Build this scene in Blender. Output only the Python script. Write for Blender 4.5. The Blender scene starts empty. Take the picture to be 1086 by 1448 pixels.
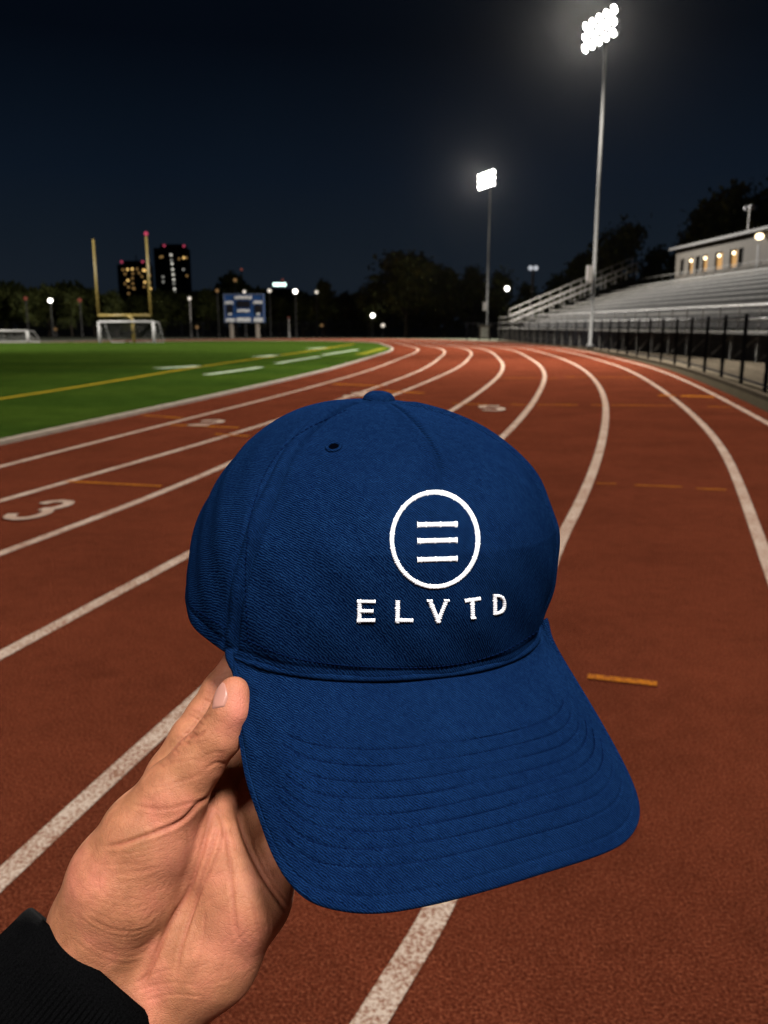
import bpy, bmesh, math, random
import numpy as np
from mathutils import Vector, Matrix
from mathutils.bvhtree import BVHTree
random.seed(7)
rng = np.random.default_rng(7)
scene = bpy.context.scene
COL = scene.collection
PI = math.pi

# ------------------------------------------------------------------ camera
F_PX, CX, CY, HOR, CAM_H = 1200.0, 543.0, 724.0, 460.0, 1.5      # in pixels of the 1086 x 1448 photograph
PITCH = math.atan((CY - HOR) / F_PX)
SA, CA = math.sin(PITCH), math.cos(PITCH)
cam_d = bpy.data.cameras.new("camera")
cam = bpy.data.objects.new("camera", cam_d)
COL.objects.link(cam)
cam.location = (0, 0, CAM_H)
cam.rotation_euler = (PI / 2 - PITCH, 0, 0)
cam_d.sensor_fit = 'VERTICAL'
cam_d.sensor_height = 36.0
cam_d.lens = F_PX / 1448 * 36.0
cam_d.clip_start = 0.02
cam_d.clip_end = 3000
cam_d.dof.use_dof = True
cam_d.dof.focus_distance = 0.365
cam_d.dof.aperture_fstop = 19.0
scene.camera = cam
CAMW = Matrix.Translation((0, 0, CAM_H)) @ Matrix.Rotation(PI / 2 - PITCH, 4, 'X')
CAMWN = np.array(CAMW)

def ray(px, py):
    xn, yn = (px - CX) / F_PX, (CY - py) / F_PX
    return np.array([xn, CA + yn * SA, -SA + yn * CA])
def gp(px, py, z=0.0):
    d = ray(px, py); t = (z - CAM_H) / d[2]
    return (d[0] * t, d[1] * t)
def P(px, py, Y):
    d = ray(px, py); t = Y / d[1]
    return Vector((d[0] * t, Y, CAM_H + d[2] * t))
def cl(px, py, d):                       # camera-local point at a depth in metres
    return np.array([(px - CX) / F_PX * d, (CY - py) / F_PX * d, -d])
def to_world(v):
    v = np.asarray(v, dtype=float)
    return v @ CAMWN[:3, :3].T + CAMWN[:3, 3]

# ------------------------------------------------------------------ object helpers
def props(o, label=None, cat=None, group=None, kind=None):
    if label: o['label'] = label
    if cat: o['category'] = cat
    if group: o['group'] = group
    if kind: o['kind'] = kind
    return o
def empty(name, loc, label=None, cat=None, group=None, rz=0.0):
    o = bpy.data.objects.new(name, None)
    o.location = loc; o.rotation_euler = (0, 0, rz); o.empty_display_size = 0.2
    COL.objects.link(o)
    return props(o, label, cat, group)
def mesh_obj(name, verts, faces, mat, parent=None, smooth=False, base=None):
    v = np.asarray(verts, dtype=float)
    if base is not None: v = v - np.asarray(base)
    me = bpy.data.meshes.new(name)
    me.from_pydata(v.tolist(), [], [tuple(int(i) for i in f) for f in faces])
    me.update()
    for m in (mat if isinstance(mat, (list, tuple)) else [mat]): me.materials.append(m)
    if smooth: me.polygons.foreach_set('use_smooth', [True] * len(me.polygons))
    o = bpy.data.objects.new(name, me)
    COL.objects.link(o)
    if parent is not None: o.parent = parent
    return o
def np_mesh(name, V, Q, mat, parent=None, smooth=True):
    """fast mesh from numpy arrays, all faces the same size"""
    V = np.asarray(V, dtype=np.float32); Q = np.asarray(Q, dtype=np.int32)
    me = bpy.data.meshes.new(name)
    k = Q.shape[1]
    me.vertices.add(len(V)); me.vertices.foreach_set('co', V.ravel())
    me.loops.add(Q.size); me.loops.foreach_set('vertex_index', Q.ravel())
    me.polygons.add(len(Q))
    me.polygons.foreach_set('loop_start', np.arange(0, Q.size, k, dtype=np.int32))
    me.polygons.foreach_set('loop_total', np.full(len(Q), k, dtype=np.int32))
    me.polygons.foreach_set('use_smooth', np.full(len(Q), smooth, dtype=bool))
    me.update(calc_edges=True); me.validate()
    for m in (mat if isinstance(mat, (list, tuple)) else [mat]): me.materials.append(m)
    o = bpy.data.objects.new(name, me); COL.objects.link(o)
    if parent is not None: o.parent = parent
    return o
class MB:
    def __init__(s): s.v = []; s.f = []
    def add(s, v, f):
        n = len(s.v); s.v += [tuple(map(float, p)) for p in v]; s.f += [tuple(i + n for i in q) for q in f]; return s
    def box(s, c, size, rz=0.0):
        c = Vector(c); R = Matrix.Rotation(rz, 3, 'Z'); x, y, z = [k / 2 for k in size]
        v = [c + R @ Vector((a * x, b * y, d * z)) for d in (-1, 1) for a, b in ((-1, -1), (1, -1), (1, 1), (-1, 1))]
        return s.add(v, [(3, 2, 1, 0), (4, 5, 6, 7), (0, 1, 5, 4), (1, 2, 6, 5), (2, 3, 7, 6), (3, 0, 4, 7)])
    def bar(s, a, b, w, h, up=(0, 0, 1)):          # box from a to b
        a = Vector(a); b = Vector(b); d = (b - a).normalized(); up = Vector(up)
        sx = d.cross(up)
        if sx.length < 1e-4: sx = d.cross(Vector((0, 1, 0)))
        sx.normalize(); sz = sx.cross(d)
        v = [p + sx * (i * w / 2) + sz * (j * h / 2) for p in (a, b) for i, j in ((-1, -1), (1, -1), (1, 1), (-1, 1))]
        return s.add(v, [(0, 1, 2, 3), (7, 6, 5, 4), (0, 4, 5, 1), (1, 5, 6, 2), (2, 6, 7, 3), (3, 7, 4, 0)])
    def tube(s, pts, r, n=8, cap=True):
        pts = [Vector(p) for p in pts]; rs = r if isinstance(r, (list, tuple)) else [r] * len(pts)
        base = len(s.v); prev = None
        for i, p in enumerate(pts):
            d = (pts[min(i + 1, len(pts) - 1)] - pts[max(i - 1, 0)]).normalized()
            if prev is None:
                ref = Vector((0, 0, 1)) if abs(d.z) < 0.9 else Vector((1, 0, 0))
                u = d.cross(ref).normalized()
            else:
                u = (prev - d * prev.dot(d)).normalized()
            prev = u; w = d.cross(u)
            for k in range(n):
                a = 2 * PI * k / n
                s.v.append(tuple(p + u * (math.cos(a) * rs[i]) + w * (math.sin(a) * rs[i])))
        for i in range(len(pts) - 1):
            for k in range(n):
                a = base + i * n + k; b = base + i * n + (k + 1) % n
                s.f.append((a, b, b + n, a + n))
        if cap:
            s.f.append(tuple(base + k for k in range(n))[::-1])
            s.f.append(tuple(base + (len(pts) - 1) * n + k for k in range(n)))
        return s
    def ball(s, c, r, nu=12, nv=8, scale=(1, 1, 1)):
        c = Vector(c); base = len(s.v)
        for j in range(nv + 1):
            th = PI * j / nv
            for i in range(nu):
                a = 2 * PI * i / nu
                s.v.append((c.x + r * scale[0] * math.sin(th) * math.cos(a), c.y + r * scale[1] * math.sin(th) * math.sin(a), c.z + r * scale[2] * math.cos(th)))
        for j in range(nv):
            for i in range(nu):
                a = base + j * nu + i; b = base + j * nu + (i + 1) % nu
                s.f.append((a, a + nu, b + nu, b))
        return s
    def build(s, name, mat, parent=None, smooth=False):
        o = mesh_obj(name, s.v, s.f, mat, parent, smooth)
        return o
def copy_tree(o, parent=None):
    c = o.copy(); COL.objects.link(c)
    if parent is not None: c.parent = parent
    for ch in list(o.children): copy_tree(ch, c)
    return c

# ------------------------------------------------------------------ materials
def nmat(name):
    m = bpy.data.materials.new(name); m.use_nodes = True
    nt = m.node_tree; b = nt.nodes['Principled BSDF']
    return m, nt, b
def N(nt, t, **kw):
    n = nt.nodes.new(t)
    for k, v in kw.items():
        if k in n.inputs: n.inputs[k].default_value = v
        else: setattr(n, k, v)
    return n
def coord(nt, out='Object', scale=None):
    tc = nt.nodes.new('ShaderNodeTexCoord')
    if scale is None: return tc.outputs[out]
    mp = nt.nodes.new('ShaderNodeMapping'); mp.inputs['Scale'].default_value = scale
    nt.links.new(tc.outputs[out], mp.inputs['Vector'])
    return mp.outputs['Vector']
def noise(nt, vec, scale, detail=3.0, rough=0.55, dist=0.0):
    n = N(nt, 'ShaderNodeTexNoise'); n.inputs['Scale'].default_value = scale
    n.inputs['Detail'].default_value = detail; n.inputs['Roughness'].default_value = rough; n.inputs['Distortion'].default_value = dist
    if vec is not None: nt.links.new(vec, n.inputs['Vector'])
    return n.outputs['Fac']
def ramp(nt, fac, stops):
    r = nt.nodes.new('ShaderNodeValToRGB')
    e = r.color_ramp.elements
    while len(e) < len(stops): e.new(0.5)
    for k, (p, c) in enumerate(stops):
        e[k].position = p; e[k].color = tuple(c) + (1,) if len(c) == 3 else c
    nt.links.new(fac, r.inputs['Fac'])
    return r.outputs['Color']
def mix(nt, fac, a, b, mode='MIX'):
    m = nt.nodes.new('ShaderNodeMix'); m.data_type = 'RGBA'; m.blend_type = mode
    for sock, v in ((m.inputs['Factor'], fac), (m.inputs[6], a), (m.inputs[7], b)):
        if isinstance(v, bpy.types.NodeSocket): nt.links.new(v, sock)
        elif isinstance(v, (int, float)): sock.default_value = v
        else: sock.default_value = tuple(v) + ((1,) if len(v) == 3 else ())
    return m.outputs[2]
def math_n(nt, op, a, b=None, c=None):
    m = nt.nodes.new('ShaderNodeMath'); m.operation = op
    for i, v in enumerate((a, b, c)):
        if v is None: continue
        if isinstance(v, bpy.types.NodeSocket): nt.links.new(v, m.inputs[i])
        else: m.inputs[i].default_value = v
    return m.outputs[0]
def bump(nt, b, h, strength, dist, prev=None):
    n = nt.nodes.new('ShaderNodeBump'); n.inputs['Strength'].default_value = strength; n.inputs['Distance'].default_value = dist
    nt.links.new(h, n.inputs['Height'])
    if prev is not None: nt.links.new(prev, n.inputs['Normal'])
    nt.links.new(n.outputs['Normal'], b.inputs['Normal'])
    return n.outputs['Normal']
def simple(name, col, rough=0.6, metal=0.0, var=0.25, scale=6.0, bumpd=0.0, spec=0.2):
    m, nt, b = nmat(name)
    f = noise(nt, coord(nt), scale, 4.0)
    c2 = tuple(min(1, k * (1 + var)) for k in col); c1 = tuple(k * (1 - var) for k in col)
    nt.links.new(ramp(nt, f, [(0.3, c1), (0.7, c2)]), b.inputs['Base Color'])
    b.inputs['Specular IOR Level'].default_value = spec; b.inputs['Roughness'].default_value = rough; b.inputs['Metallic'].default_value = metal
    if bumpd: bump(nt, b, f, 0.5, bumpd)
    return m
def glow(name, col, strength):
    m, nt, b = nmat(name)
    b.inputs['Base Color'].default_value = (0.06 * col[0], 0.06 * col[1], 0.06 * col[2], 1); b.inputs['Specular IOR Level'].default_value = 0.0
    b.inputs['Emission Color'].default_value = tuple(col) + (1,)
    b.inputs['Emission Strength'].default_value = strength
    m.cycles.emission_sampling = 'NONE'
    return m
LANES = [[(-7.11,-3.5),(-6.79,-1.02),(-6.45,1.45),(-6.09,3.93),(-5.7,6.4),(-5.29,8.86),(-4.87,11.33),(-4.44,13.79),(-4.0,16.25),(-3.56,18.71),(-3.14,21.18),(-2.74,23.64),(-2.36,26.11),(-2.0,28.59),(-1.68,31.07),(-1.39,33.55),(-1.13,36.04),(-0.87,38.52),(-0.61,41.01),(-0.35,43.5),(-0.07,45.98),(0.18,48.47),(0.38,50.96),(0.52,53.46),(0.59,55.96),(0.55,58.45),(0.4,60.95),(0.24,63.44),(0.07,65.94),(-0.09,68.43),(-0.22,70.93),(-0.4,73.42),(-0.83,75.88),(-1.53,78.28),(-2.67,80.5),(-4.26,82.42),(-6.23,83.95),(-8.51,84.98),(-10.96,85.42),(-13.45,85.24),(-15.82,84.46),(-18.08,83.4),(-20.31,82.26),(-22.5,81.06),(-24.66,79.79),(-26.77,78.45),(-28.84,77.05),(-30.86,75.58),(-32.83,74.05)],[(-6.24,-3.61),(-5.9,-1.14),(-5.54,1.32),(-5.13,3.78),(-4.7,6.23),(-4.25,8.69),(-3.77,11.14),(-3.29,13.58),(-2.79,16.03),(-2.3,18.49),(-1.85,20.96),(-1.43,23.44),(-1.02,25.91),(-0.64,28.4),(-0.29,30.89),(0.02,33.39),(0.3,35.9),(0.59,38.37),(0.88,40.85),(1.18,43.33),(1.48,45.81),(1.75,48.32),(1.96,50.85),(2.13,53.37),(2.22,55.94),(2.17,58.51),(2.01,61.05),(1.84,63.55),(1.65,66.05),(1.47,68.53),(1.31,71.01),(1.11,73.59),(0.65,76.21),(-0.05,78.81),(-1.26,81.39),(-2.99,83.68),(-5.21,85.53),(-7.9,86.77),(-10.82,87.22),(-13.74,86.9),(-16.45,85.87),(-18.71,84.7),(-20.95,83.49),(-23.16,82.22),(-25.32,80.88),(-27.43,79.48),(-29.5,78.0),(-31.52,76.46),(-33.48,74.86)],[(-5.66,-3.68),(-5.27,-1.22),(-4.83,1.22),(-4.28,3.65),(-3.67,6.07),(-3.03,8.48),(-2.37,10.9),(-1.8,13.32),(-1.29,15.76),(-0.78,18.23),(-0.29,20.7),(0.19,23.18),(0.64,25.66),(1.06,28.17),(1.44,30.68),(1.78,33.19),(2.09,35.72),(2.36,38.19),(2.62,40.67),(2.89,43.14),(3.17,45.62),(3.39,48.17),(3.56,50.73),(3.69,53.3),(3.75,55.92),(3.69,58.57),(3.52,61.15),(3.33,63.65),(3.12,66.15),(2.93,68.61),(2.76,71.08),(2.53,73.75),(2.07,76.52),(1.38,79.33),(0.11,82.25),(-1.76,84.9),(-4.22,87.07),(-7.31,88.52),(-10.69,88.99),(-14.02,88.53),(-17.07,87.26),(-19.33,85.98),(-21.59,84.7),(-23.8,83.37),(-25.97,81.96),(-28.09,80.49),(-30.16,78.95),(-32.17,77.34),(-34.13,75.67)],[(-4.62,-3.8),(-4.2,-1.36),(-3.74,1.07),(-3.14,3.48),(-2.47,5.87),(-1.85,8.29),(-1.49,10.74),(-1.02,13.18),(-0.48,15.61),(0.06,18.08),(0.6,20.55),(1.12,23.03),(1.62,25.51),(2.11,28.02),(2.56,30.54),(2.98,33.06),(3.36,35.59),(3.68,38.06),(3.99,40.52),(4.31,42.99),(4.63,45.45),(4.87,48.04),(5.06,50.63),(5.21,53.22),(5.3,55.91),(5.24,58.63),(5.07,61.25),(4.88,63.75),(4.67,66.25),(4.46,68.7),(4.27,71.15),(4.03,73.91),(3.55,76.84),(2.85,79.86),(1.52,83.14),(-0.49,86.16),(-3.2,88.65),(-6.71,90.31),(-10.55,90.79),(-14.3,90.19),(-17.7,88.68),(-19.96,87.28),(-22.23,85.93),(-24.46,84.53),(-26.64,83.06),(-28.76,81.52),(-30.83,79.9),(-32.84,78.23),(-34.78,76.49)],[(-3.41,-3.95),(-2.98,-1.52),(-2.5,0.9),(-1.9,3.29),(-1.26,5.68),(-0.6,8.08),(0.04,10.48),(0.64,12.89),(1.22,15.3),(1.79,17.78),(2.33,20.26),(2.85,22.76),(3.34,25.25),(3.79,27.79),(4.19,30.33),(4.55,32.88),(4.87,35.44),(5.11,37.91),(5.35,40.38),(5.58,42.85),(5.82,45.32),(6.04,47.93),(6.21,50.54),(6.34,53.16),(6.41,55.9),(6.39,58.67),(6.26,61.33),(6.11,63.84),(5.93,66.34),(5.75,68.78),(5.58,71.22),(5.36,74.06),(4.9,77.14),(4.22,80.35),(2.84,83.98),(0.72,87.35),(-2.23,90.16),(-6.13,92.03),(-10.41,92.55),(-14.58,91.82),(-18.32,90.08),(-20.59,88.57),(-22.87,87.14),(-25.11,85.68),(-27.3,84.15),(-29.43,82.54),(-31.49,80.86),(-33.5,79.12),(-35.43,77.31)],[(-2.29,-4.08),(-1.87,-1.67),(-1.39,0.74),(-0.82,3.13),(-0.15,5.5),(0.55,7.89),(1.27,10.27),(1.92,12.66),(2.52,15.06),(3.11,17.55),(3.66,20.04),(4.19,22.54),(4.71,25.05),(5.16,27.6),(5.57,30.16),(5.94,32.73),(6.26,35.3),(6.53,37.76),(6.78,40.23),(7.04,42.69),(7.3,45.15),(7.54,47.79),(7.73,50.44),(7.88,53.08),(7.97,55.88),(7.95,58.72),(7.82,61.43),(7.67,63.94),(7.48,66.44),(7.28,68.87),(7.09,71.29),(6.84,74.22),(6.37,77.46),(5.69,80.88),(4.25,84.86),(1.98,88.6),(-1.21,91.74),(-5.53,93.82),(-10.27,94.35),(-14.87,93.47),(-18.95,91.49),(-21.22,89.87),(-23.51,88.37),(-25.77,86.84),(-27.96,85.24),(-30.1,83.56),(-32.16,81.81),(-34.16,80.0),(-36.08,78.12)],[(-1.44,-4.19),(-0.92,-1.79),(-0.34,0.59),(0.45,2.93),(1.13,5.29),(1.82,7.67),(2.68,10.02),(3.37,12.4),(3.93,14.8),(4.49,17.3),(5.04,19.81),(5.58,22.32),(6.09,24.84),(6.53,27.41),(6.93,29.99),(7.28,32.58),(7.59,35.17),(7.85,37.63),(8.1,40.09),(8.34,42.55),(8.59,45.01),(8.84,47.67),(9.03,50.34),(9.2,53.02),(9.31,55.87),(9.31,58.77),(9.2,61.52),(9.06,64.03),(8.89,66.54),(8.69,68.95),(8.51,71.36),(8.26,74.38),(7.8,77.78),(7.13,81.39),(5.62,85.73),(3.22,89.83),(-0.21,93.29),(-4.93,95.58),(-10.13,96.13),(-15.15,95.12),(-19.58,92.9),(-21.84,91.17),(-24.15,89.59),(-26.42,88.0),(-28.63,86.33),(-30.76,84.59),(-32.83,82.77),(-34.82,80.89),(-36.73,78.94)],[(-0.23,-4.33),(0.28,-1.95),(0.86,0.42),(1.61,2.76),(2.41,5.08),(3.22,7.44),(4.02,9.79),(4.7,12.17),(5.29,14.55),(5.89,17.06),(6.44,19.58),(6.98,22.1),(7.49,24.63),(7.98,27.21),(8.42,29.8),(8.81,32.41),(9.14,35.01),(9.42,37.47),(9.69,39.92),(9.95,42.37),(10.21,44.83),(10.44,47.53),(10.63,50.23),(10.79,52.94),(10.9,55.86),(10.89,58.83),(10.77,61.62),(10.62,64.14),(10.43,66.65),(10.21,69.04),(10.0,71.44),(9.74,74.54),(9.25,78.1),(8.58,81.91),(7.02,86.61),(4.48,91.07),(0.8,94.85),(-4.33,97.35),(-9.99,97.92),(-15.44,96.77),(-20.2,94.3),(-22.47,92.47),(-24.79,90.81),(-27.07,89.15),(-29.29,87.42),(-31.43,85.6),(-33.49,83.72),(-35.48,81.77),(-37.38,79.75)],[(1.56,-3.52),(2.24,-1.11),(2.91,1.3),(3.57,3.71),(4.21,6.12),(4.84,8.54),(5.45,10.97),(6.04,13.4),(6.61,15.83),(7.17,18.27),(7.7,20.71),(8.22,23.16),(8.71,25.61),(9.17,28.07),(9.58,30.53),(9.94,33.01),(10.25,35.49),(10.53,37.97),(10.81,40.45),(11.08,42.94),(11.34,45.43),(11.57,47.92),(11.77,50.41),(11.93,52.9),(12.05,55.4),(12.12,57.9),(12.12,60.4),(12.06,62.9),(11.93,65.4),(11.75,67.89),(11.52,70.38),(11.24,72.86),(10.92,75.34),(10.53,77.81),(10.07,80.27),(9.53,82.71),(8.91,85.13),(8.14,87.51),(7.16,89.81),(5.99,92.01),(4.62,94.11),(3.0,96.01),(1.11,97.64),(-1.01,98.95),(-3.31,99.93),(-5.75,100.48),(-8.24,100.56),(-10.71,100.16),(-13.05,99.3),(-15.3,98.21),(-17.51,97.05),(-19.69,95.81),(-21.82,94.51),(-23.9,93.13),(-25.94,91.69)]]
# ------------------------------------------------------------------ setting: ground, track, field, markings
def m_track():
    m, nt, b = nmat('track_rubber')
    v = coord(nt)
    g = noise(nt, v, 130, 3.0, 0.65)
    vor = N(nt, 'ShaderNodeTexVoronoi'); vor.inputs['Scale'].default_value = 120; nt.links.new(v, vor.inputs['Vector'])
    big = noise(nt, v, 0.9, 5.0, 0.6)
    mid = noise(nt, v, 9.0, 4.0, 0.6)
    c = ramp(nt, g, [(0.34, (0.018644, 0.0040395, 0.0020974)), (0.5, (0.040395, 0.0093218, 0.0044279)), (0.66, (0.077682, 0.022528, 0.011264))])
    c = mix(nt, 1.0, c, ramp(nt, big, [(0.25, (0.74, 0.74, 0.75)), (0.75, (1.18, 1.14, 1.12))]), 'MULTIPLY')
    st = noise(nt, v, 2.6, 6.0, 0.7, 0.6)
    c = mix(nt, 1.0, c, ramp(nt, st, [(0.28, (0.85, 0.85, 0.86)), (0.42, (1.0, 1.0, 1.0)), (0.66, (1.0, 1.0, 1.0)), (0.78, (1.1, 1.09, 1.08))]), 'MULTIPLY')
    c = mix(nt, 1.0, c, ramp(nt, mid, [(0.3, (0.88, 0.88, 0.88)), (0.7, (1.1, 1.1, 1.1))]), 'MULTIPLY')
    nt.links.new(c, b.inputs['Base Color'])
    b.inputs['Roughness'].default_value = 0.95
    b.inputs['Specular IOR Level'].default_value = 0.0
    h = math_n(nt, 'ADD', g, vor.outputs['Distance'])
    bump(nt, b, h, 1.0, 0.006)
    return m
def m_paint(name, col, lo=0.40, hi=0.50, under=(0.16, 0.045, 0.025)):
    m, nt, b = nmat(name)
    v = coord(nt)
    g = noise(nt, v, 95, 3.0, 0.7); w = noise(nt, v, 3.0, 4.0, 0.6)
    k = math_n(nt, 'ADD', math_n(nt, 'MULTIPLY', g, 0.75), math_n(nt, 'MULTIPLY', w, 0.25))
    c = mix(nt, ramp(nt, k, [(lo, (0, 0, 0)), (hi, (1, 1, 1))]), under, col)
    nt.links.new(c, b.inputs['Base Color']); b.inputs['Roughness'].default_value = 0.85; b.inputs['Specular IOR Level'].default_value = 0.0
    bump(nt, b, g, 1.0, 0.005)
    return m
def m_turf():
    m, nt, b = nmat('turf_grass')
    v = coord(nt)
    fine = noise(nt, v, 60, 3.0, 0.7); mid = noise(nt, v, 1.6, 5.0, 0.6); big = noise(nt, v, 0.16, 3.0)
    wv = N(nt, 'ShaderNodeTexWave'); wv.wave_type = 'BANDS'; wv.bands_direction = 'Y'
    wv.inputs['Scale'].default_value = 0.055; wv.inputs['Distortion'].default_value = 0.6; wv.inputs['Detail'].default_value = 1.0
    nt.links.new(v, wv.inputs['Vector'])
    c = ramp(nt, fine, [(0.25, (0.0051, 0.011856, 0.00198)), (0.55, (0.01377, 0.026832, 0.00396)), (0.8, (0.0306, 0.048048, 0.00924))])
    c = mix(nt, 1.0, c, ramp(nt, mid, [(0.3, (0.75, 0.75, 0.7)), (0.7, (1.2, 1.15, 1.1))]), 'MULTIPLY')
    c = mix(nt, 1.0, c, ramp(nt, wv.outputs['Fac'], [(0.35, (0.86, 0.90, 0.88)), (0.65, (1.08, 1.05, 1.0))]), 'MULTIPLY')
    c = mix(nt, 1.0, c, ramp(nt, big, [(0.3, (0.85, 0.85, 0.85)), (0.7, (1.15, 1.1, 1.0))]), 'MULTIPLY')
    nt.links.new(c, b.inputs['Base Color']); b.inputs['Roughness'].default_value = 0.9
    b.inputs['Specular IOR Level'].default_value = 0.0
    bump(nt, b, fine, 0.9, 0.03)
    return m
M_TRACK = m_track()
M_WHITE = m_paint('lane_paint', (0.188, 0.148, 0.1184), 0.42, 0.56, (0.085, 0.04, 0.025))
M_ORANGE = m_paint('orange_mark_paint', (0.18252, 0.05967, 0.004212), 0.42, 0.60, (0.07, 0.020, 0.007))
M_FWHITE = m_paint('field_paint', (0.2475, 0.27, 0.225), 0.38, 0.62, (0.03, 0.06, 0.01))
M_FYELLOW = m_paint('yellow_field_paint', (0.15, 0.09375, 0.0075), 0.30, 0.58, (0.04, 0.06, 0.006))
M_TURF = m_turf()
M_SOIL = simple('dark_grass', (0.018, 0.02, 0.010), 0.95, 0, 0.4, 3.0, 0.02)
M_CONC = simple('concrete', (0.034, 0.028, 0.020), 0.95, 0, 0.3, 2.2, 0.004, 0.0)
M_KERB = simple('kerb_concrete', (0.0972, 0.0756, 0.0576), 0.9, 0, 0.2, 5.0, 0.003, 0.02)
M_GRAVEL = simple('gravel_strip', (0.016, 0.013, 0.0085), 0.95, 0, 0.5, 9.0, 0.01, 0.0)

def smooth_line(pts, step=4):
    p = np.array(pts, dtype=float); out = []
    for i in range(len(p) - 1):
        p0, p1, p2, p3 = p[max(i - 1, 0)], p[i], p[i + 1], p[min(i + 2, len(p) - 1)]
        for k in range(step):
            t = k / step
            out.append(0.5 * ((2 * p1) + (-p0 + p2) * t + (2 * p0 - 5 * p1 + 4 * p2 - p3) * t * t + (-p0 + 3 * p1 - 3 * p2 + p3) * t ** 3))
    out.append(p[-1]); q = np.array(out)
    for _ in range(14 if len(p) > 20 else 4):
        q[1:-1] = 0.25 * q[:-2] + 0.5 * q[1:-1] + 0.25 * q[2:]
    return q
LANES[6] = [(-3.0, -4.2), (-1.42, -1.0), (-0.035, 1.58), (0.56, 3.45), (1.17, 5.57)] + [q for q in LANES[6] if q[1] > 7.6 or q[0] < -5]
_l6 = [gp(*p) for p in ((779.6, 786), (804, 743), (825, 702), (841, 661), (851.5, 628), (857.7, 591), (856.8, 566), (849.4, 548), (837, 531), (816.6, 516), (792, 505.5), (767, 499))]
LANES[6] = [(-2.6, -4.2), (-1.25, -1.0), gp(522, 1448), gp(578, 1357), gp(634, 1270), gp(672, 1150), gp(714, 1015), gp(757, 875)] + [tuple(q) for q in _l6] + [q for q in LANES[6] if q[1] > _l6[-1][1] + 1.5 or q[0] < -5]
LN = [smooth_line(l) for l in LANES]
def normals(q):
    d = np.gradient(q, axis=0); d /= np.linalg.norm(d, axis=1)[:, None] + 1e-9
    return np.stack([d[:, 1], -d[:, 0]], 1)          # to the right of travel (outward)
def offset(q, o): return q + normals(q) * (np.asarray(o)[:, None] if np.ndim(o) else o)
def ribbon(name, q, w0, w1, z, mat, kind='structure'):
    a = offset(q, w0); b = offset(q, w1); n = len(q)
    V = np.zeros((2 * n, 3)); V[:n, :2] = a; V[n:, :2] = b; V[:, 2] = z
    Q = [(i, n + i, n + i + 1, i + 1) for i in range(n - 1)]
    Q = [(a, b, c, d) for a, b, c, d in Q]
    o = mesh_obj(name, V, Q, mat); o['kind'] = kind
    # faces up
    me = o.data
    if len(me.polygons) and me.polygons[0].normal.z < 0: me.flip_normals()
    return o

# ground: one sheet to the horizon
g = mesh_obj('ground', [(-900, -200, -0.02), (900, -200, -0.02), (900, 1000, -0.02), (-900, 1000, -0.02)], [(0, 1, 2, 3)], M_SOIL); g['kind'] = 'structure'
# track surface between the inner kerb and the outer edge
def strip(name, A, B, z, mat):
    n = 260
    def rs(q):
        s = np.r_[0, np.cumsum(np.linalg.norm(np.diff(q, axis=0), axis=1))]; t = np.linspace(0, s[-1], n)
        return np.stack([np.interp(t, s, q[:, 0]), np.interp(t, s, q[:, 1])], 1)
    a, b = rs(A), rs(B); V = np.zeros((2 * n, 3)); V[:n, :2] = a; V[n:, :2] = b; V[:, 2] = z
    o = mesh_obj(name, V, [(i, n + i, n + i + 1, i + 1) for i in range(n - 1)], mat)
    if o.data.polygons[0].normal.z < 0: o.data.flip_normals()
    o['kind'] = 'structure'; return o
strip('track', LN[0], offset(LN[8], 0.35), 0.0, M_TRACK)
for k in range(1, 9):
    q = LN[k]; s = np.r_[0, np.cumsum(np.linalg.norm(np.diff(q, axis=0), axis=1))]
    hw = np.interp(s, [4, 9, 20, 60], [0.033, 0.042, 0.055, 0.065])
    ribbon('lane_line', q, -hw, hw, 0.004, M_WHITE)
# inner kerb: a low raised white-grey edging
q = LN[0]; a = offset(q, -0.10); b = offset(q, 0.06); n = len(q)
V = []; Q = []
for i in range(n):
    V += [(a[i, 0], a[i, 1], -0.02), (a[i, 0], a[i, 1], 0.05), (b[i, 0], b[i, 1], 0.05), (b[i, 0], b[i, 1], -0.02)]
for i in range(n - 1):
    for k in range(3):
        Q.append((4 * i + k, 4 * i + k + 1, 4 * i + 5 + k, 4 * i + 4 + k))
kb = mesh_obj('kerb', V, Q, M_KERB); kb['kind'] = 'structure'
# football field inside the track
inn = offset(LN[0], -0.12)
poly = [tuple(p) for p in inn[::3]]
V = [(-26.0, 40.0, 0.012)] + [(p[0], p[1], 0.012) for p in poly] + [(-75, 40, 0.012), (-75, -4, 0.012)]
nV = len(V)
fld = mesh_obj('football_field', V, [(0, i, i + 1) for i in range(1, nV - 1)] + [(0, nV - 1, 1)], M_TURF); fld['kind'] = 'structure'
for p in fld.data.polygons:
    pass
bm = bmesh.new(); bm.from_mesh(fld.data)
for f in bm.faces:
    if f.normal.z < 0: f.normal_flip()
bm.to_mesh(fld.data); bm.free()
def fline(name, pix, w, mat, z=0.018):
    q = smooth_line([gp(*p) for p in pix], 6)
    return ribbon(name, q, -w / 2, w / 2, z, mat)
fline('field_boundary_line', [(-60, 574), (0, 565), (100, 549.5), (200, 533), (280, 519.5), (360, 508), (430, 498), (501, 486.5)], 0.22, M_FYELLOW)
for pix, w in (([(224, 521.5), (255, 519.8), (284, 518)], 0.75), ([(292, 530.5), (330, 525.5), (369, 519.8)], 0.34), ([(363, 505), (378, 504), (393, 502.6)], 0.7),
               ([(391, 514.5), (420, 509.5), (451, 504.8)], 0.34), ([(457, 502.5), (480, 498.8), (506, 494.8)], 0.34), ([(437, 493.5), (460, 491.8)], 0.6)):
    fline('hash_mark', pix, w, M_FWHITE)
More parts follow.
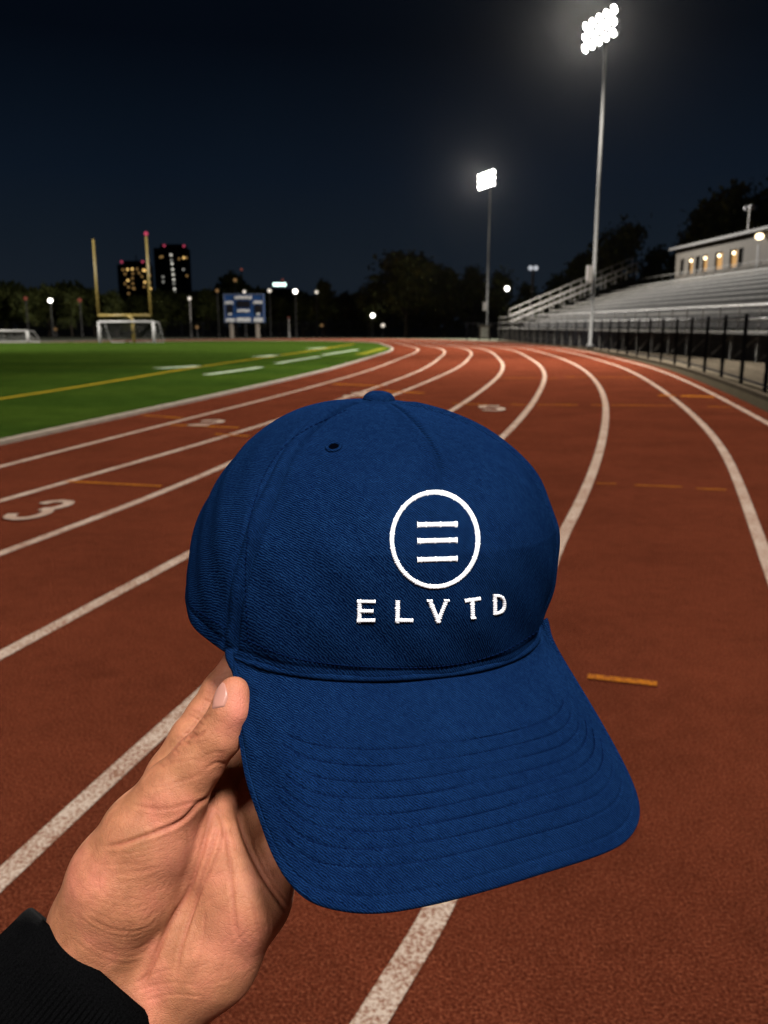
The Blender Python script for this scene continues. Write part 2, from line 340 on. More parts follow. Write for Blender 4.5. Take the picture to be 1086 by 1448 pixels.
fline('yellow_corner_mark', [(508, 502), (525, 497.5), (544, 492.2)], 0.6, m_paint('worn_yellow_paint', (0.075, 0.06, 0.006), 0.40, 0.62, (0.03, 0.045, 0.005)), 0.020)

# marks on the track
def tline(pix, w, name='orange_mark', mat=None):
    q = np.array([gp(*p) for p in pix])
    q = np.array([q[0] + (q[-1] - q[0]) * t for t in np.linspace(0, 1, 8)])
    return ribbon(name, q, -w / 2, w / 2, 0.005, mat or M_ORANGE)
tline([(831, 957), (929, 968)], 0.05)
for a, b in (((843, 684), (871, 684.5)), ((897, 686.5), (965, 689)), ((985, 691.5), (1027, 693))): tline([a, b], 0.045)
tline([(95, 681), (228, 688)], 0.06)
tline([(203, 587.5), (258, 591.5)], 0.10); tline([(240, 601), (338, 605)], 0.11); tline([(304, 614), (352, 617)], 0.09)
for a, b in (((640, 571), (690, 572.5)), ((722, 572.3), (752, 572.8)), ((760, 572.5), (818, 573)), ((836, 573), (855, 573.3)), ((864, 573), (952, 574)), ((1000, 575), (1034, 576))): tline([a, b], 0.10)
tline([(963, 560), (1010, 561.5)], 0.42); tline([(932, 559), (955, 560)], 0.3)
for a, b in (((700, 534.5), (790, 535)), ((800, 533), (900, 534))): tline([a, b], 0.11)
tline([(470, 543), (540, 546)], 0.2); tline([(545, 553), (600, 556)], 0.2)

def number(txt, name, px, py, ang, w, h):
    """a painted lane number as flat ribbons"""
    x, y = gp(px, py)
    S = {'3': [[(-.42, .30), (-.30, .44), (0, .5), (.30, .44), (.42, .27), (.32, .08), (0, .02)], [(0, .02), (.36, -.06), (.46, -.27), (.32, -.45), (0, -.5), (-.32, -.45), (-.46, -.28)]],
         '2': [[(-.42, .25), (-.28, .45), (0, .5), (.32, .42), (.42, .22), (.3, -.02), (-.42, -.48)], [(-.46, -.47), (.46, -.47)]],
         '5': [[(.4, .47), (-.36, .47)], [(-.36, .47), (-.4, .03)], [(-.4, .03), (0, .12), (.34, .04), (.44, -.2), (.3, -.42), (0, -.5), (-.4, -.36)]]}[txt]
    m = MB(); ux = (math.cos(ang), math.sin(ang)); uy = (-math.sin(ang), math.cos(ang))
    for si, st in enumerate(S):
        q = smooth_line(st, 6) if len(st) > 2 else np.array(st, dtype=float)
        q = np.array([(x + (a * w) * ux[0] + (b * h) * uy[0], y + (a * w) * ux[1] + (b * h) * uy[1]) for a, b in q])
        hw = w * 0.17
        A, B = offset(q, -hw), offset(q, hw)
        v = [(p[0], p[1], 0.009 + 0.001 * si) for p in A] + [(p[0], p[1], 0.009 + 0.001 * si) for p in B]; n = len(q)
        m.add(v, [(i, n + i, n + i + 1, i + 1) for i in range(n - 1)])
    o = m.build(name, M_WHITE); o['kind'] = 'structure'
    for p in o.data.polygons:
        pass
    if o.data.polygons[0].normal.z < 0: o.data.flip_normals()
    return o
number('3', 'lane_number', 58, 721.5, -0.17, 0.27, 0.70)
number('2', 'lane_number', 293, 598.5, -0.17, 0.36, 0.75)
number('3', 'lane_number', 505, 558, -0.17, 0.40, 1.2)
number('5', 'lane_number', 695, 577.5, -0.1, 0.42, 1.0)

# strip of gravel, then the concrete path along the stand
ribbon('gravel_strip', LN[8], 0.35, 1.35, 0.002, M_GRAVEL)
q8 = LN[8][:150]
V = []; nn = len(q8); A = offset(q8, 1.35)
for p in A: V.append((p[0], p[1], 0.004))
for p in A: V.append((max(p[0] + 9, 17.0), p[1] + 1.0, 0.004))
pth = mesh_obj('path', V, [(i, nn + i, nn + i + 1, i + 1) for i in range(nn - 1)], M_CONC); pth['kind'] = 'structure'
if pth.data.polygons[0].normal.z < 0: pth.data.flip_normals()
# low kerb on the track side of the fence
K = MB(); A = offset(LN[8], 0.86)[:140]
for i in range(0, 138, 1): K.bar((A[i][0], A[i][1], 0.04), (A[i + 1][0], A[i + 1][1], 0.04), 0.14, 0.12)
kk = K.build('kerb', simple('fence_kerb_concrete', (0.030, 0.024, 0.017), 0.95, 0, 0.3, 6, 0.0, 0.0)); kk['kind'] = 'structure'
# ------------------------------------------------------------------ background things
M_STEEL = simple('galvanised_steel', (0.30, 0.29, 0.27), 0.5, 0.35, 0.15, 8)
M_ALU = simple('weathered_aluminium', (0.08505, 0.080325, 0.070875), 0.6, 0.15, 0.35, 2.5)
M_FOOT = simple('shaded_foot_plank', (0.017325, 0.016555, 0.01463), 0.7, 0.2, 0.4, 2.5)  # darkened so the shade between the bench rows sits in the colour
M_POLE = simple('dull_pole_steel', (0.0336, 0.0329, 0.0308), 0.7, 0.0, 0.15, 3)
M_RAIL = simple('lit_rail_aluminium', (0.36562, 0.351, 0.32175), 0.6, 0.0, 0.1, 2)  # paler metal for the stair rails, missing light put into the colour
M_DARKMETAL = simple('black_fence_metal', (0.008, 0.008, 0.009), 0.8, 0.0, 0.2, 10, 0.0, 0.0)
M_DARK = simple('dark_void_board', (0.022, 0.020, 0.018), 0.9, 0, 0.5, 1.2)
M_GYELLOW = simple('yellow_goal_paint', (0.083028, 0.060264, 0.014731), 0.5, 0, 0.12, 5)
M_GWHITE = simple('white_goal_paint', (0.1323, 0.13041, 0.12474), 0.5, 0, 0.1, 5)
M_NET = simple('goal_net', (0.16, 0.16, 0.15), 0.9)
M_FLOOD = glow('floodlight_lens', (1.0, 0.965, 0.90), 60.0)
M_HOUSING = simple('lamp_housing', (0.12, 0.12, 0.12), 0.5, 0.5)
M_WHITEGLOW = glow('white_lamp', (1.0, 0.95, 0.86), 9.0)
M_MIDGLOW = glow('pale_lamp', (1.0, 0.88, 0.74), 1.1)
M_DIMGLOW = glow('dim_amber_lamp', (1.0, 0.55, 0.22), 0.22)
M_DIMRED = glow('dim_red_lamp', (1.0, 0.25, 0.17), 0.16)
M_RED = glow('red_beacon', (1.0, 0.11, 0.22), 0.42)

# --- floodlight towers -------------------------------------------------------
def floodlight_tower(x, y, H, arm, label, box_z, box_dir=-1):
    t = empty('floodlight_tower', (x, y, 0), label, 'floodlight tower', 'floodlight towers beside the track')
    m = MB(); m.tube([(0, 0, 0), (0, 0, 0.35), (0, 0, 0.36), (0, 0, H * 0.5), (0, 0, H)], [0.22, 0.22, 0.125, 0.108, 0.085], 16); m.build('pole', M_POLE, t, True)
    a = Vector(arm); L = a.length; a.normalize(); fw = Vector((a.y, -a.x, 0))        # fw: where the lamps face
    if fw.x > 0: fw = -fw
    aim = (fw * 0.86 + Vector((0, 0, -0.5))).normalized()
    for r in range(3):
        zz = H - 0.25 - r * 0.60
        b = MB(); b.bar(a * (-L / 2) + Vector((0, 0, zz)) + fw * 0.16, a * (L / 2) + Vector((0, 0, zz)) + fw * 0.16, 0.09, 0.11); b.build('crossarm', M_STEEL, t)
        for i in range(5):
            c = a * (-L / 2 + L * i / 4) + Vector((0, 0, zz)) + fw * 0.42
            q = MB(); prof = [(-0.22, 0.05), (-0.17, 0.09), (-0.05, 0.17), (0.08, 0.222), (0.085, 0.226)]
            q.tube([c + aim * d for d, _ in prof], [rr for _, rr in prof], 14)
            lamp = q.build('lamp', M_HOUSING, t, True)
            e = MB(); e.tube([c + aim * 0.09, c + aim * 0.12, c + aim * 0.15], [0.22, 0.18, 0.08], 14); e.build('lens', M_FLOOD, lamp, True)
    bx = MB(); bx.box((box_dir * 0.30, -0.05, box_z), (0.34, 0.3, 0.95)); bx.build('control_box', M_STEEL, t)
    return t
T1 = P(835, 490, 54.0); t1top = P(850.5, 42, 54.0)
floodlight_tower(T1.x, 54.0, t1top.z + 0.85, (0.9, -2.9, 0), 'tall steel floodlight tower standing by the bleachers, its blazing lamps near the top edge', 4.6)
T2 = P(688, 470, 99.0); t2top = P(689, 254, 99.0)
floodlight_tower(T2.x, 99.0, t2top.z + 0.85, (1.15, -3.2, 0), 'farther floodlight tower at the bend, seen left of the bleachers against dark trees', 3.6)

# --- grandstand ---------------------------------------------------------------
BO = Vector((12.2, 93.0, 0)); BU = Vector((3.0, -57.0, 0)).normalized(); BV = Vector((57.0, 3.0, 0)).normalized()
def B(u, v, z): return BU * u + BV * v + Vector((0, 0, z))
st = empty('bleachers', BO, 'grey metal stadium bleachers rising in rows along the right side of the track', 'bleachers')
LEN = 78.0; DECK = 1.25; NR = 10; ROW_D = 1.30; ROW_H = 0.40
m = MB(); m.bar(B(0, 0.75, DECK - 0.06), B(LEN, 0.75, DECK - 0.06), 1.5, 0.12); m.build('walkway', M_ALU, st)
for r in range(NR):
    v0 = 1.7 + r * ROW_D; z0 = DECK + 0.12 + r * ROW_H
    m = MB(); m.bar(B(0.3, v0, z0 + 0.41), B(LEN, v0, z0 + 0.41), 0.36, 0.10); 
    m.build('bench', M_ALU, st)
    m = MB(); m.bar(B(0.3, v0 + 0.72, z0), B(LEN, v0 + 0.72, z0), 0.62, 0.05)
    m.build('foot_plank', M_FOOT, st)
    m = MB(); m.bar(B(0.3, v0 + 1.06, z0 + 0.19), B(LEN, v0 + 1.06, z0 + 0.19), 0.03, 0.30); m.build('riser', M_DARK, st)  # dark colour paints the shade in the gaps between rows
m = MB()
for k in range(int(LEN / 2.4) + 1):
    u = k * 2.4
    m.bar(B(u, 0.12, 0), B(u, 0.12, DECK - 0.13), 0.10, 0.10)
    m.bar(B(u + 0.1, 0.2, 0.1), B(u + 2.2, 0.2, DECK - 0.2), 0.05, 0.05)
m.build('support_post', M_ALU, st)
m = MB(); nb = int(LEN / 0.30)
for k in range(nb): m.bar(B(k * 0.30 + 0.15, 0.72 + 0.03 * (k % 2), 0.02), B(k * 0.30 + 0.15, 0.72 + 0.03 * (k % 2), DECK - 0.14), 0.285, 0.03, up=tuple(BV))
m.build('underdeck_shade_panel', M_DARK, st)  # dark boards added in place of the open shade under the deck
# far end closing wall and back wall
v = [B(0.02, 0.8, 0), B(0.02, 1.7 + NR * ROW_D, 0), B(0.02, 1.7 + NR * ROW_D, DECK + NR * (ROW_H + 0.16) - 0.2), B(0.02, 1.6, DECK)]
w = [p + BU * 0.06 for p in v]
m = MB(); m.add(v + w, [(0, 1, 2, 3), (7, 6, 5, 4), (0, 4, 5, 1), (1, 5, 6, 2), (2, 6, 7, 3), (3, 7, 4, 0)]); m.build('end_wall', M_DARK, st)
def rail_line(m, a, b, n, h, r=0.03, mids=1):
    a = Vector(a); b = Vector(b)
    for k in range(n + 1):
        p = a.lerp(b, k / n); m.tube([p, p + Vector((0, 0, h))], r, 6)
    for j in range(mids + 1):
        z = Vector((0, 0, h * (1 - j / (mids + 1.0)))); m.tube([a + z, b + z], r, 6)
m = MB(); rail_line(m, B(0.1, 0.08, DECK), B(LEN, 0.08, DECK), 42, 1.07, 0.028, 1); m.build('front_guard_rail', M_ALU, st)
for off, hh in ((0.0, 1.9), (1.5, 1.25)):
    m = MB(); a = B(off + 0.1, 1.2, DECK); b = B(off + 0.1, 1.7 + (NR - 0.4) * ROW_D, DECK + (NR - 0.5) * ROW_H + 1.55)
    rail_line(m, a, b, 12, hh, 0.045, 2 if off == 0 else 1); m.build('stair_guard_rail', M_RAIL, st)
for k in range(NR):
    m = MB(); v0 = 1.7 + k * ROW_D + 0.3; m.bar(B(0.25, v0, DECK + 0.1 + k * (ROW_H + 0.16)), B(1.5, v0, DECK + 0.1 + k * (ROW_H + 0.16)), 0.9, 0.05)
    m.build('stair', M_ALU, st)
m = MB(); rail_line(m, B(0.1, 1.7 + NR * ROW_D, DECK + NR * ROW_H - 0.2), B(LEN, 1.7 + NR * ROW_D, DECK + NR * ROW_H - 0.2), 40, 1.2, 0.03, 1); m.build('back_guard_rail', M_ALU, st)

# --- press box ----------------------------------------------------------------
_c = BO + B(0, 15.2, 0)
PBU = max(((abs(CX + F_PX * (_c + BU * u).x / ((_c + BU * u).y * CA - 5.5 * SA) - 955), u) for u in np.arange(0, 30, 0.1)), key=lambda q: -q[0])[1]
pb = empty('press_box', BO + B(PBU, 15.2, 0), 'beige flat-roofed press box with lit windows on top of the bleachers', 'press box')
M_WALL = simple('press_box_wall', (0.042, 0.03465, 0.0252), 0.85, 0, 0.15, 1.5)
M_ROOF = simple('press_box_roof', (0.0336, 0.0315, 0.0294), 0.7, 0.2)
M_PANE = glow('lit_pane', (1.0, 0.55, 0.20), 0.5)
M_DPANE = simple('dark_pane', (0.03, 0.028, 0.025), 0.2)
M_BULB = glow('warm_bulb', (1.0, 0.80, 0.50), 4.5)
ZB, ZT, PL, PD = 5.2, 8.45, 30.0, 4.0
def C_(u, v, z): return BU * u + BV * v + Vector((0, 0, z))
m = MB()
def pbx(mb, u0, u1, v0, v1, z0, z1): mb.bar(C_((u0), (v0 + v1) / 2, (z0 + z1) / 2), C_((u1), (v0 + v1) / 2, (z0 + z1) / 2), v1 - v0, z1 - z0)
SILL, HEAD = 6.1, 7.55
wins = [(1.2, 2.1, 0), (3.1, 4.1, 1), (4.7, 5.7, 2), (6.1, 7.2, 1), (8.7, 10.2, 1), (11.5, 12.9, 1), (13.1, 14.0, 2)]
pbx(m, 0, PL, 0.0, 0.25, ZB, SILL); pbx(m, 0, PL, 0.0, 0.25, HEAD, ZT)
e = [0.0]
for a, b, _ in wins: e += [a, b]
e.append(PL)
for i in range(0, len(e), 2): pbx(m, e[i], e[i + 1], 0.0, 0.25, SILL, HEAD)
pbx(m, 0.0, 0.25, 0.25, PD, ZB, ZT); pbx(m, 0.25, PL, PD - 0.25, PD, ZB, ZT); pbx(m, PL - 0.25, PL, 0.25, PD - 0.25, ZB, ZT)
m.build('wall', M_WALL, pb)
m = MB(); pbx(m, -0.4, PL + 0.4, -0.6, PD + 0.3, ZT + 0.003, ZT + 0.22); m.build('roof', M_ROOF, pb)
for a, b, kd in wins:
    f = MB(); pbx(f, a, b, 0.16, 0.2, SILL, SILL + 0.08); pbx(f, a, b, 0.16, 0.2, HEAD - 0.08, HEAD); pbx(f, a, a + 0.07, 0.16, 0.2, SILL + 0.08, HEAD - 0.08); pbx(f, b - 0.07, b, 0.16, 0.2, SILL + 0.08, HEAD - 0.08)
    fo = f.build('window', M_ROOF, pb)
    p = MB(); pbx(p, a + 0.07, b - 0.07, 0.175, 0.185, SILL + 0.08, HEAD - 0.08); p.build('pane', M_PANE if kd == 1 else M_DPANE, fo)
    if kd == 1:
        l = MB(); l.ball(C_((a + b) / 2, 0.02, HEAD - 0.28), 0.14); l.build('lamp', M_BULB, fo, True)
l = MB(); l.ball(C_(17.3, -0.45, 8.05), 0.24, scale=(1.3, 1.3, 1)); lo = l.build('wall_lamp', M_BULB, pb, True)
l = MB(); l.bar(C_(17.3, -0.2, 8.05), C_(17.3, 0.0, 8.05), 0.12, 0.12); l.build('bracket', M_ROOF, lo)
l = MB(); pbx(l, 16.2, 16.5, -0.02, 0.0, ZB, HEAD); l.build('door_frame', M_ROOF, pb)
# twin lamp post on the press box roof (unlit)
_c = BO + B(0, 16.2, 0)
LU = max(((abs(CX + F_PX * (_c + BU * u).x / ((_c + BU * u).y * CA - 7.6 * SA) - 1058), u) for u in np.arange(0, 60, 0.1)), key=lambda q: -q[0])[1]
tl = empty('roof_lamp', (BO + B(LU, 15.2 + 1.0, 0)).xyz, 'unlit twin-headed lamp post sticking up above the press box roof', 'lamp post')
tl.location.z = ZT + 0.22
m = MB(); m.tube([(0, 0, 0), (0, 0, 2.0)], 0.09, 8); m.build('pole', M_STEEL, tl)
for s in (-1, 1):
    m = MB(); m.ball(tuple(BU * (0.42 * s) + Vector((0, 0, 2.1))), 0.3, scale=(1, 1, 0.7)); m.build('lamp_head', simple('unlit_lamp_glass', (0.35, 0.35, 0.36), 0.25), tl, True)

# --- track-side fence -----------------------------------------------------------
fq = offset(LN[8], 1.0); fs = np.r_[0, np.cumsum(np.linalg.norm(np.diff(fq, axis=0), axis=1))]
def fpt(s): return Vector((float(np.interp(s, fs, fq[:, 0])), float(np.interp(s, fs, fq[:, 1])), 0))
fe = empty('trackside_fence', fpt(14), 'black metal fence curving along the right outer edge of the track', 'fence')
FB = fpt(14); FH = 1.72
s = 12.0; posts = []
while s < 96: posts.append(s); s += 2.75
for s in posts:
    m = MB(); p = fpt(s) - FB; m.tube([p, p + Vector((0, 0, FH + 0.05))], 0.05, 8); m.build('post', M_DARKMETAL, fe)
ss = np.arange(12, 96, 1.0)
m = MB(); m.tube([fpt(s) - FB + Vector((0, 0, FH - 0.03)) for s in ss], 0.024, 6); m.build('top_rail', M_DARKMETAL, fe)
m = MB(); m.tube([fpt(s) - FB + Vector((0, 0, 0.22)) for s in ss], 0.028, 6); m.build('bottom_rail', M_DARKMETAL, fe)
m = MB()
z0, z1 = 0.22, FH - 0.03
for s in np.arange(12, 94, 0.20):
    for sg in (1, -1):
        a = fpt(s) - FB; b = fpt(s + sg * 0.9) - FB
        m.bar((a.x, a.y, z0), (b.x, b.y, z1), 0.006, 0.006)
m.build('wire_mesh', M_DARKMETAL, fe)

# --- utility cabinet at the far end of the fence -----------------------------------
cpos = gp(684, 479.2)
ca = empty('utility_cabinet', (cpos[0], cpos[1], 0), 'pale concrete utility cabinet at the far end of the trackside fence', 'cabinet')
m = MB(); m.box((0, 0, 0.72), (1.1, 0.8, 1.44)); m.build('body', M_KERB, ca)
m = MB(); m.box((0.12, 0, 1.51), (1.6, 1.0, 0.12)); m.build('lid', M_ALU, ca)
m = MB(); m.box((0.02, -0.412, 0.72), (0.8, 0.02, 1.1)); d = m.build('door', M_STEEL, ca)
m = MB(); m.box((0.3, -0.43, 0.75), (0.04, 0.03, 0.16)); m.build('handle', M_DARKMETAL, d)

# --- far boundary fence -----------------------------------------------------------
bf = empty('boundary_fence', (-10, 108, 0), 'dark chain-link fence running below the trees beyond the far bend', 'fence')
m = MB(); m.tube([(0, 0, 0), (0, 0, 1.9)], 0.035, 6); p0 = m.build('post', M_DARKMETAL, bf); p0.location.x = -75
for k in range(1, 48):
    c = p0.copy(); COL.objects.link(c); c.parent = bf; c.location.x = -75 + k * 2.6
m = MB(); m.tube([(-75, 0, 1.9), (49, 0, 1.9)], 0.03, 6); m.tube([(-75, 0, 0.15), (49, 0, 0.15)], 0.03, 6); m.build('rail', M_DARKMETAL, bf)
m = MB()
for k in range(620):
    x = -75 + k * 0.2
    m.bar((x, 0, 0.15), (x + 0.9, 0, 1.9), 0.012, 0.012); m.bar((x, 0, 1.9), (x + 0.9, 0, 0.15), 0.012, 0.012)
m.build('wire_mesh', M_DARKMETAL, bf)

# --- goals ------------------------------------------------------------------------
def goal_post():
    Y = 76.0
    b = P(189.5, 484, Y); b.z = 0
    o = empty('goal_post', b, 'yellow football goalposts on the far side of the field', 'goalposts')
    L = P(138.5, 446, Y) - b; R = P(212.5, 446, Y) - b; z = (L.z + R.z) / 2
    m = MB(); m.tube([(0, 0, 0), (0, 0, z * 0.80), (-0.1, 0.0, z * 0.93), (-0.45, 0.15, z - 0.02)], 0.125, 12); m.build('gooseneck', M_GYELLOW, o, True)
    m = MB(); m.tube([(L.x, 0.15, z), (R.x, 0.15, z)], 0.12, 12); m.build('crossbar', M_GYELLOW, o, True)
    tl_ = P(131.5, 338, Y) - b; tr = P(204.8, 334, Y) - b
    for x, zt in ((L.x, tl_.z), (R.x, tr.z)):
        m = MB(); m.tube([(x, 0.15, z - 0.1), (x, 0.15, zt)], 0.09, 12); m.build('upright', M_GYELLOW, o, True)
    m = MB(); m.ball((R.x, 0.15, tr.z + 0.22), 0.17); m.build('beacon', M_RED, o, True)
    return o
goal_post()
def soccer_goal(x0, x1, ztop, Y, label, depth=1.6):
    o = empty('soccer_goal', ((x0 + x1) / 2, Y, 0), label, 'soccer goal', 'soccer goals on the far side of the field')
    w = (x1 - x0) / 2
    for s in (-1, 1):
        m = MB(); m.tube([(s * w, 0, 0), (s * w, 0, ztop)], 0.12, 10); m.build('post', M_GWHITE, o, True)
    m = MB(); m.tube([(-w, 0, ztop), (w, 0, ztop)], 0.10, 10); m.build('crossbar', M_GWHITE, o, True)
    m = MB()
    for s in (-1, 1):
        m.tube([(s * w, 0, ztop), (s * w + 0.3, depth * 0.4, ztop - 0.05), (s * w + 0.45, depth, 0.05)], 0.04, 6)
    m.tube([(-w + 0.45, depth, 0.05), (w + 0.45, depth, 0.05)], 0.04, 6); m.build('back_frame', M_GWHITE, o)
    m = MB(); n = 26
    for k in range(n + 1):
        x = -w + 2 * w * k / n
        m.tube([(x, 0, ztop - 0.05), (x + 0.45, depth, 0.05)], 0.007, 3, False)
    for k in range(1, 9):
        t = k / 9; m.tube([(-w + 0.45 * t, depth * t, (ztop - 0.05) * (1 - t) + 0.05 * t), (w + 0.45 * t, depth * t, (ztop - 0.05) * (1 - t) + 0.05 * t)], 0.007, 3, False)
    for s in (-1, 1):
        for k in range(1, 6):
            t = k / 6; m.tube([(s * w, 0, (ztop - 0.05) * (1 - t)), (s * w + 0.45 * t, depth * t, (ztop - 0.05) * (1 - t))], 0.007, 3, False)
    m.build('net', M_NET, o)
    return o
a = P(139.5, 455, 75.0); b2 = P(216.5, 455, 75.0)
soccer_goal(a.x, b2.x, a.z, 75.0, 'white soccer goal with net standing in front of the yellow goalposts')
a = P(-45, 468, 76.0); b2 = P(38.5, 468, 76.0)
soccer_goal(a.x, b2.x, a.z, 76.0, 'second soccer goal cut off by the left edge of the photo')

# --- scoreboard -----------------------------------------------------------------
Y = 104.5
b = P(347, 478, Y); b.z = 0
sb = empty('scoreboard', b, 'blue scoreboard on two posts beyond the far end of the field', 'scoreboard')
z0 = P(347, 456, Y).z; z1 = P(347, 415.5, Y).z; w = (P(375.5, 430, Y).x - P(318.5, 430, Y).x)
M_BLUE = simple('scoreboard_blue', (0.006, 0.03, 0.102), 0.5, 0, 0.15, 2)
M_SIGNW = simple('sign_lettering', (0.4576, 0.4576, 0.43472), 0.6)
M_SBFRAME = simple('scoreboard_frame', (0.055, 0.075, 0.13), 0.5)
m = MB(); m.box((0, 0, (z0 + z1) / 2), (w, 0.35, z1 - z0)); m.build('panel', M_BLUE, sb)
m = MB()
for s in (-1, 1): m.box((s * (w / 2 - 0.08), -0.19, (z0 + z1) / 2), (0.16, 0.06, z1 - z0))
m.box((0, -0.19, z1 - 0.06), (w - 0.32, 0.06, 0.12)); m.box((0, -0.19, z0 + 0.06), (w - 0.32, 0.06, 0.12)); m.build('frame', M_SBFRAME, sb)
for s in (-18.5, 17.5):
    m = MB(); x = s * Y / F_PX * 1.0; m.box((x, 0, z0 / 2), (0.40, 0.3, z0)); m.build('post', simple('board_post', (0.16, 0.136, 0.112), 0.6, 0.2), sb)
U = w / 57.0
def sbx(name, mat, px0, px1, py0, py1, yy=-0.2):
    zt = z1 - (py0 - 415.5) * U; zb = z1 - (py1 - 415.5) * U
    m = MB(); m.box(((px0 + px1) / 2 * U - 347 * U, yy, (zt + zb) / 2), ((px1 - px0) * U, 0.05, zt - zb)); return m.build(name, mat, sb)
M_BLK = simple('display_black', (0.006, 0.006, 0.008), 0.35)
for q in ((322.5, 331.5, 431, 441.5), (362, 371.5, 431, 441.5), (337, 356, 425, 434)): sbx('display_window', M_BLK, *q)
# lettering too small to read: short pale strokes
def strokes(px0, px1, py0, py1, n):
    m = MB()
    for k in range(n):
        x0 = px0 + (px1 - px0) * (k + 0.12) / n; x1 = px0 + (px1 - px0) * (k + 0.85) / n
        zt = z1 - (py0 - 415.5) * U; zb = z1 - (py1 - 415.5) * U
        m.box(((x0 + x1) / 2 * U - 347 * U, -0.215, (zt + zb) / 2 + 0.02 * (k % 3)), ((x1 - x0) * U, 0.04, (zt - zb) * (0.8 + 0.1 * (k % 2))))
    m.build('lettering', M_SIGNW, sb)
strokes(334, 358.5, 418.5, 423, 8); strokes(319.8, 332, 425.5, 430, 4); strokes(360, 373, 425, 429.5, 5); strokes(337, 355, 436.5, 441, 5)
strokes(324, 329.5, 442, 445, 2); strokes(364, 369, 441.5, 445.5, 2); strokes(320.5, 333.5, 449, 454.5, 5); strokes(335.5, 356, 448, 454.5, 7); strokes(360, 373.5, 448, 454.5, 5)

# --- city towers behind the trees ---------------------------------------------------
M_TOWER = simple('tower_concrete', (0.010, 0.010, 0.011), 0.9, 0, 0.3, 0.2)
M_WARMW = glow('lit_window_warm', (1.0, 0.62, 0.20), 1.3); M_WARMD = glow('lit_window_dim', (1.0, 0.58, 0.2), 0.24); M_WHITEW = glow('lit_window_white', (1.0, 0.95, 0.82), 0.9); M_DIMW = glow('lit_window_faint', (0.8, 0.78, 0.7), 0.35)
def apartment(px0, px1, py_top, Y, label, wins, beacons, mast=None, setback=0.0):
    c = P((px0 + px1) / 2, 470, Y); b = Vector((c.x, Y, 0)); k = Y / F_PX
    o = empty('apartment_tower', b, label, 'tower block', 'tower blocks on the skyline')
    H = P((px0 + px1) / 2, py_top, Y).z; w = (px1 - px0) * k
    m = MB(); m.box((0, w * 0.35, H / 2), (w, w * 0.7, H)); m.box((w * 0.06, w * 0.35, H + 0.9), (w * 0.74, w * 0.5, 1.8)); m.build('wall', M_TOWER, o)
    m = MB()
    for j in range(int(H / 3.2)): m.box((0, -0.12, 1.6 + j * 3.2), (w * 0.985, 0.2, 0.35))
    m.build('floor_band', M_TOWER, o)
    for px, py, kind in wins:
        q = P(px, py, Y) - b
        m = MB(); m.box((q.x, -0.2, q.z), (0.95, 0.12, 0.95)); m.build('window', {'w': M_WARMW, 'd': M_WARMD, 'k': M_WHITEW, 'f': M_DIMW}[kind], o)
    for px, py in beacons:
        q = P(px, py, Y) - b
        m = MB(); m.tube([(q.x, 0.2, H - 0.02), (q.x, 0.2, q.z - 0.25)], 0.12, 6); r = m.build('beacon_mast', M_TOWER, o)
        m = MB(); m.ball((q.x, 0.2, q.z), 0.62); m.build('beacon', M_RED, r, True)
    if mast:
        q = P(mast[0], mast[1], Y) - b; m = MB(); m.tube([(q.x, w * .35, H + 1.8), (q.x, w * .35, q.z)], 0.25, 6); m.build('mast', M_TOWER, o)
w1 = [(174, 381.5, 'd'), (180.5, 381, 'w'), (187, 380.5, 'w'), (194, 380.5, 'd'), (203, 382, 'w'), (205, 382.5, 'w'), (177, 387.5, 'd'), (188, 387, 'd'), (197, 386, 'd'), (212, 389.5, 'd'), (187.5, 393.5, 'd'), (181, 396.5, 'w'), (177, 401, 'd'), (188, 401, 'd'), (205, 399, 'w'), (212, 400, 'd'), (182, 406, 'd'), (188.5, 407.5, 'd'), (190, 408, 'd'), (204, 405.5, 'd'), (213, 408, 'w'), (182, 415, 'd'), (201, 391, 'd')]
apartment(172, 213, 374, 420.0, 'lower dark tower block with amber windows seen between the yellow uprights', w1, [(171.8, 370.3), (201.5, 370)], mast=(188, 360))
w2 = [(227, 363.5, 'd'), (229.5, 363, 'd'), (242, 360.5, 'k'), (253.5, 366, 'd'), (260, 364.5, 'w'), (263.5, 364.5, 'd'), (243.5, 373, 'k'), (244.3, 381, 'k'), (245, 388.3, 'k'), (245.7, 395.3, 'k'), (246, 401, 'f'), (247, 408.6, 'k'), (247.2, 413, 'f'), (259.5, 381, 'f'), (264.5, 390, 'd'), (230.7, 391.5, 'f'), (231, 398.5, 'f'), (242.5, 368, 'f')]
apartment(224, 267, 350.5, 420.0, 'taller dark tower block with a column of white windows and two red beacons', w2, [(232, 347.3), (260, 347.8)])

# lit sign building
Y = 340.0; b = P(397, 470, Y); b.z = 0; H = P(397, 408, Y).z
ob = empty('office_building', b, 'distant low building with a glowing white-green rooftop sign', 'building')
m = MB(); m.box((0, 4, H / 2), (9, 8, H)); m.build('wall', M_TOWER, ob)
m = MB()
for k in range(4): m.box((-1.95 + k * 1.3, 0, P(397, 402.3, Y).z), (1.15, 0.3, 1.15 + 0.15 * (k % 2)))
m.build('roof_sign', glow('sign_glow', (0.72, 1.0, 0.90), 3.0), ob)
m = MB()
for k in (-2, 2): m.bar((k, 0.2, H), (k, 0.2, P(397, 404.5, Y).z), 0.2, 0.2)
m.build('sign_support', M_TOWER, ob)
m = MB(); q = P(400.5, 395.5, Y); m.tube([(1, 2, H), (1, 2, q.z - 0.3)], 0.1, 6); r = m.build('beacon_mast', M_TOWER, ob)
m = MB(); m.ball((1, 2, q.z), 0.45); m.build('beacon', M_DIMRED, r, True)
Y = 300.0; q = P(341.5, 381, Y)
rm = empty('radio_mast', (q.x, Y, 0), 'thin radio mast with a faint red light above the scoreboard', 'mast')
m = MB()
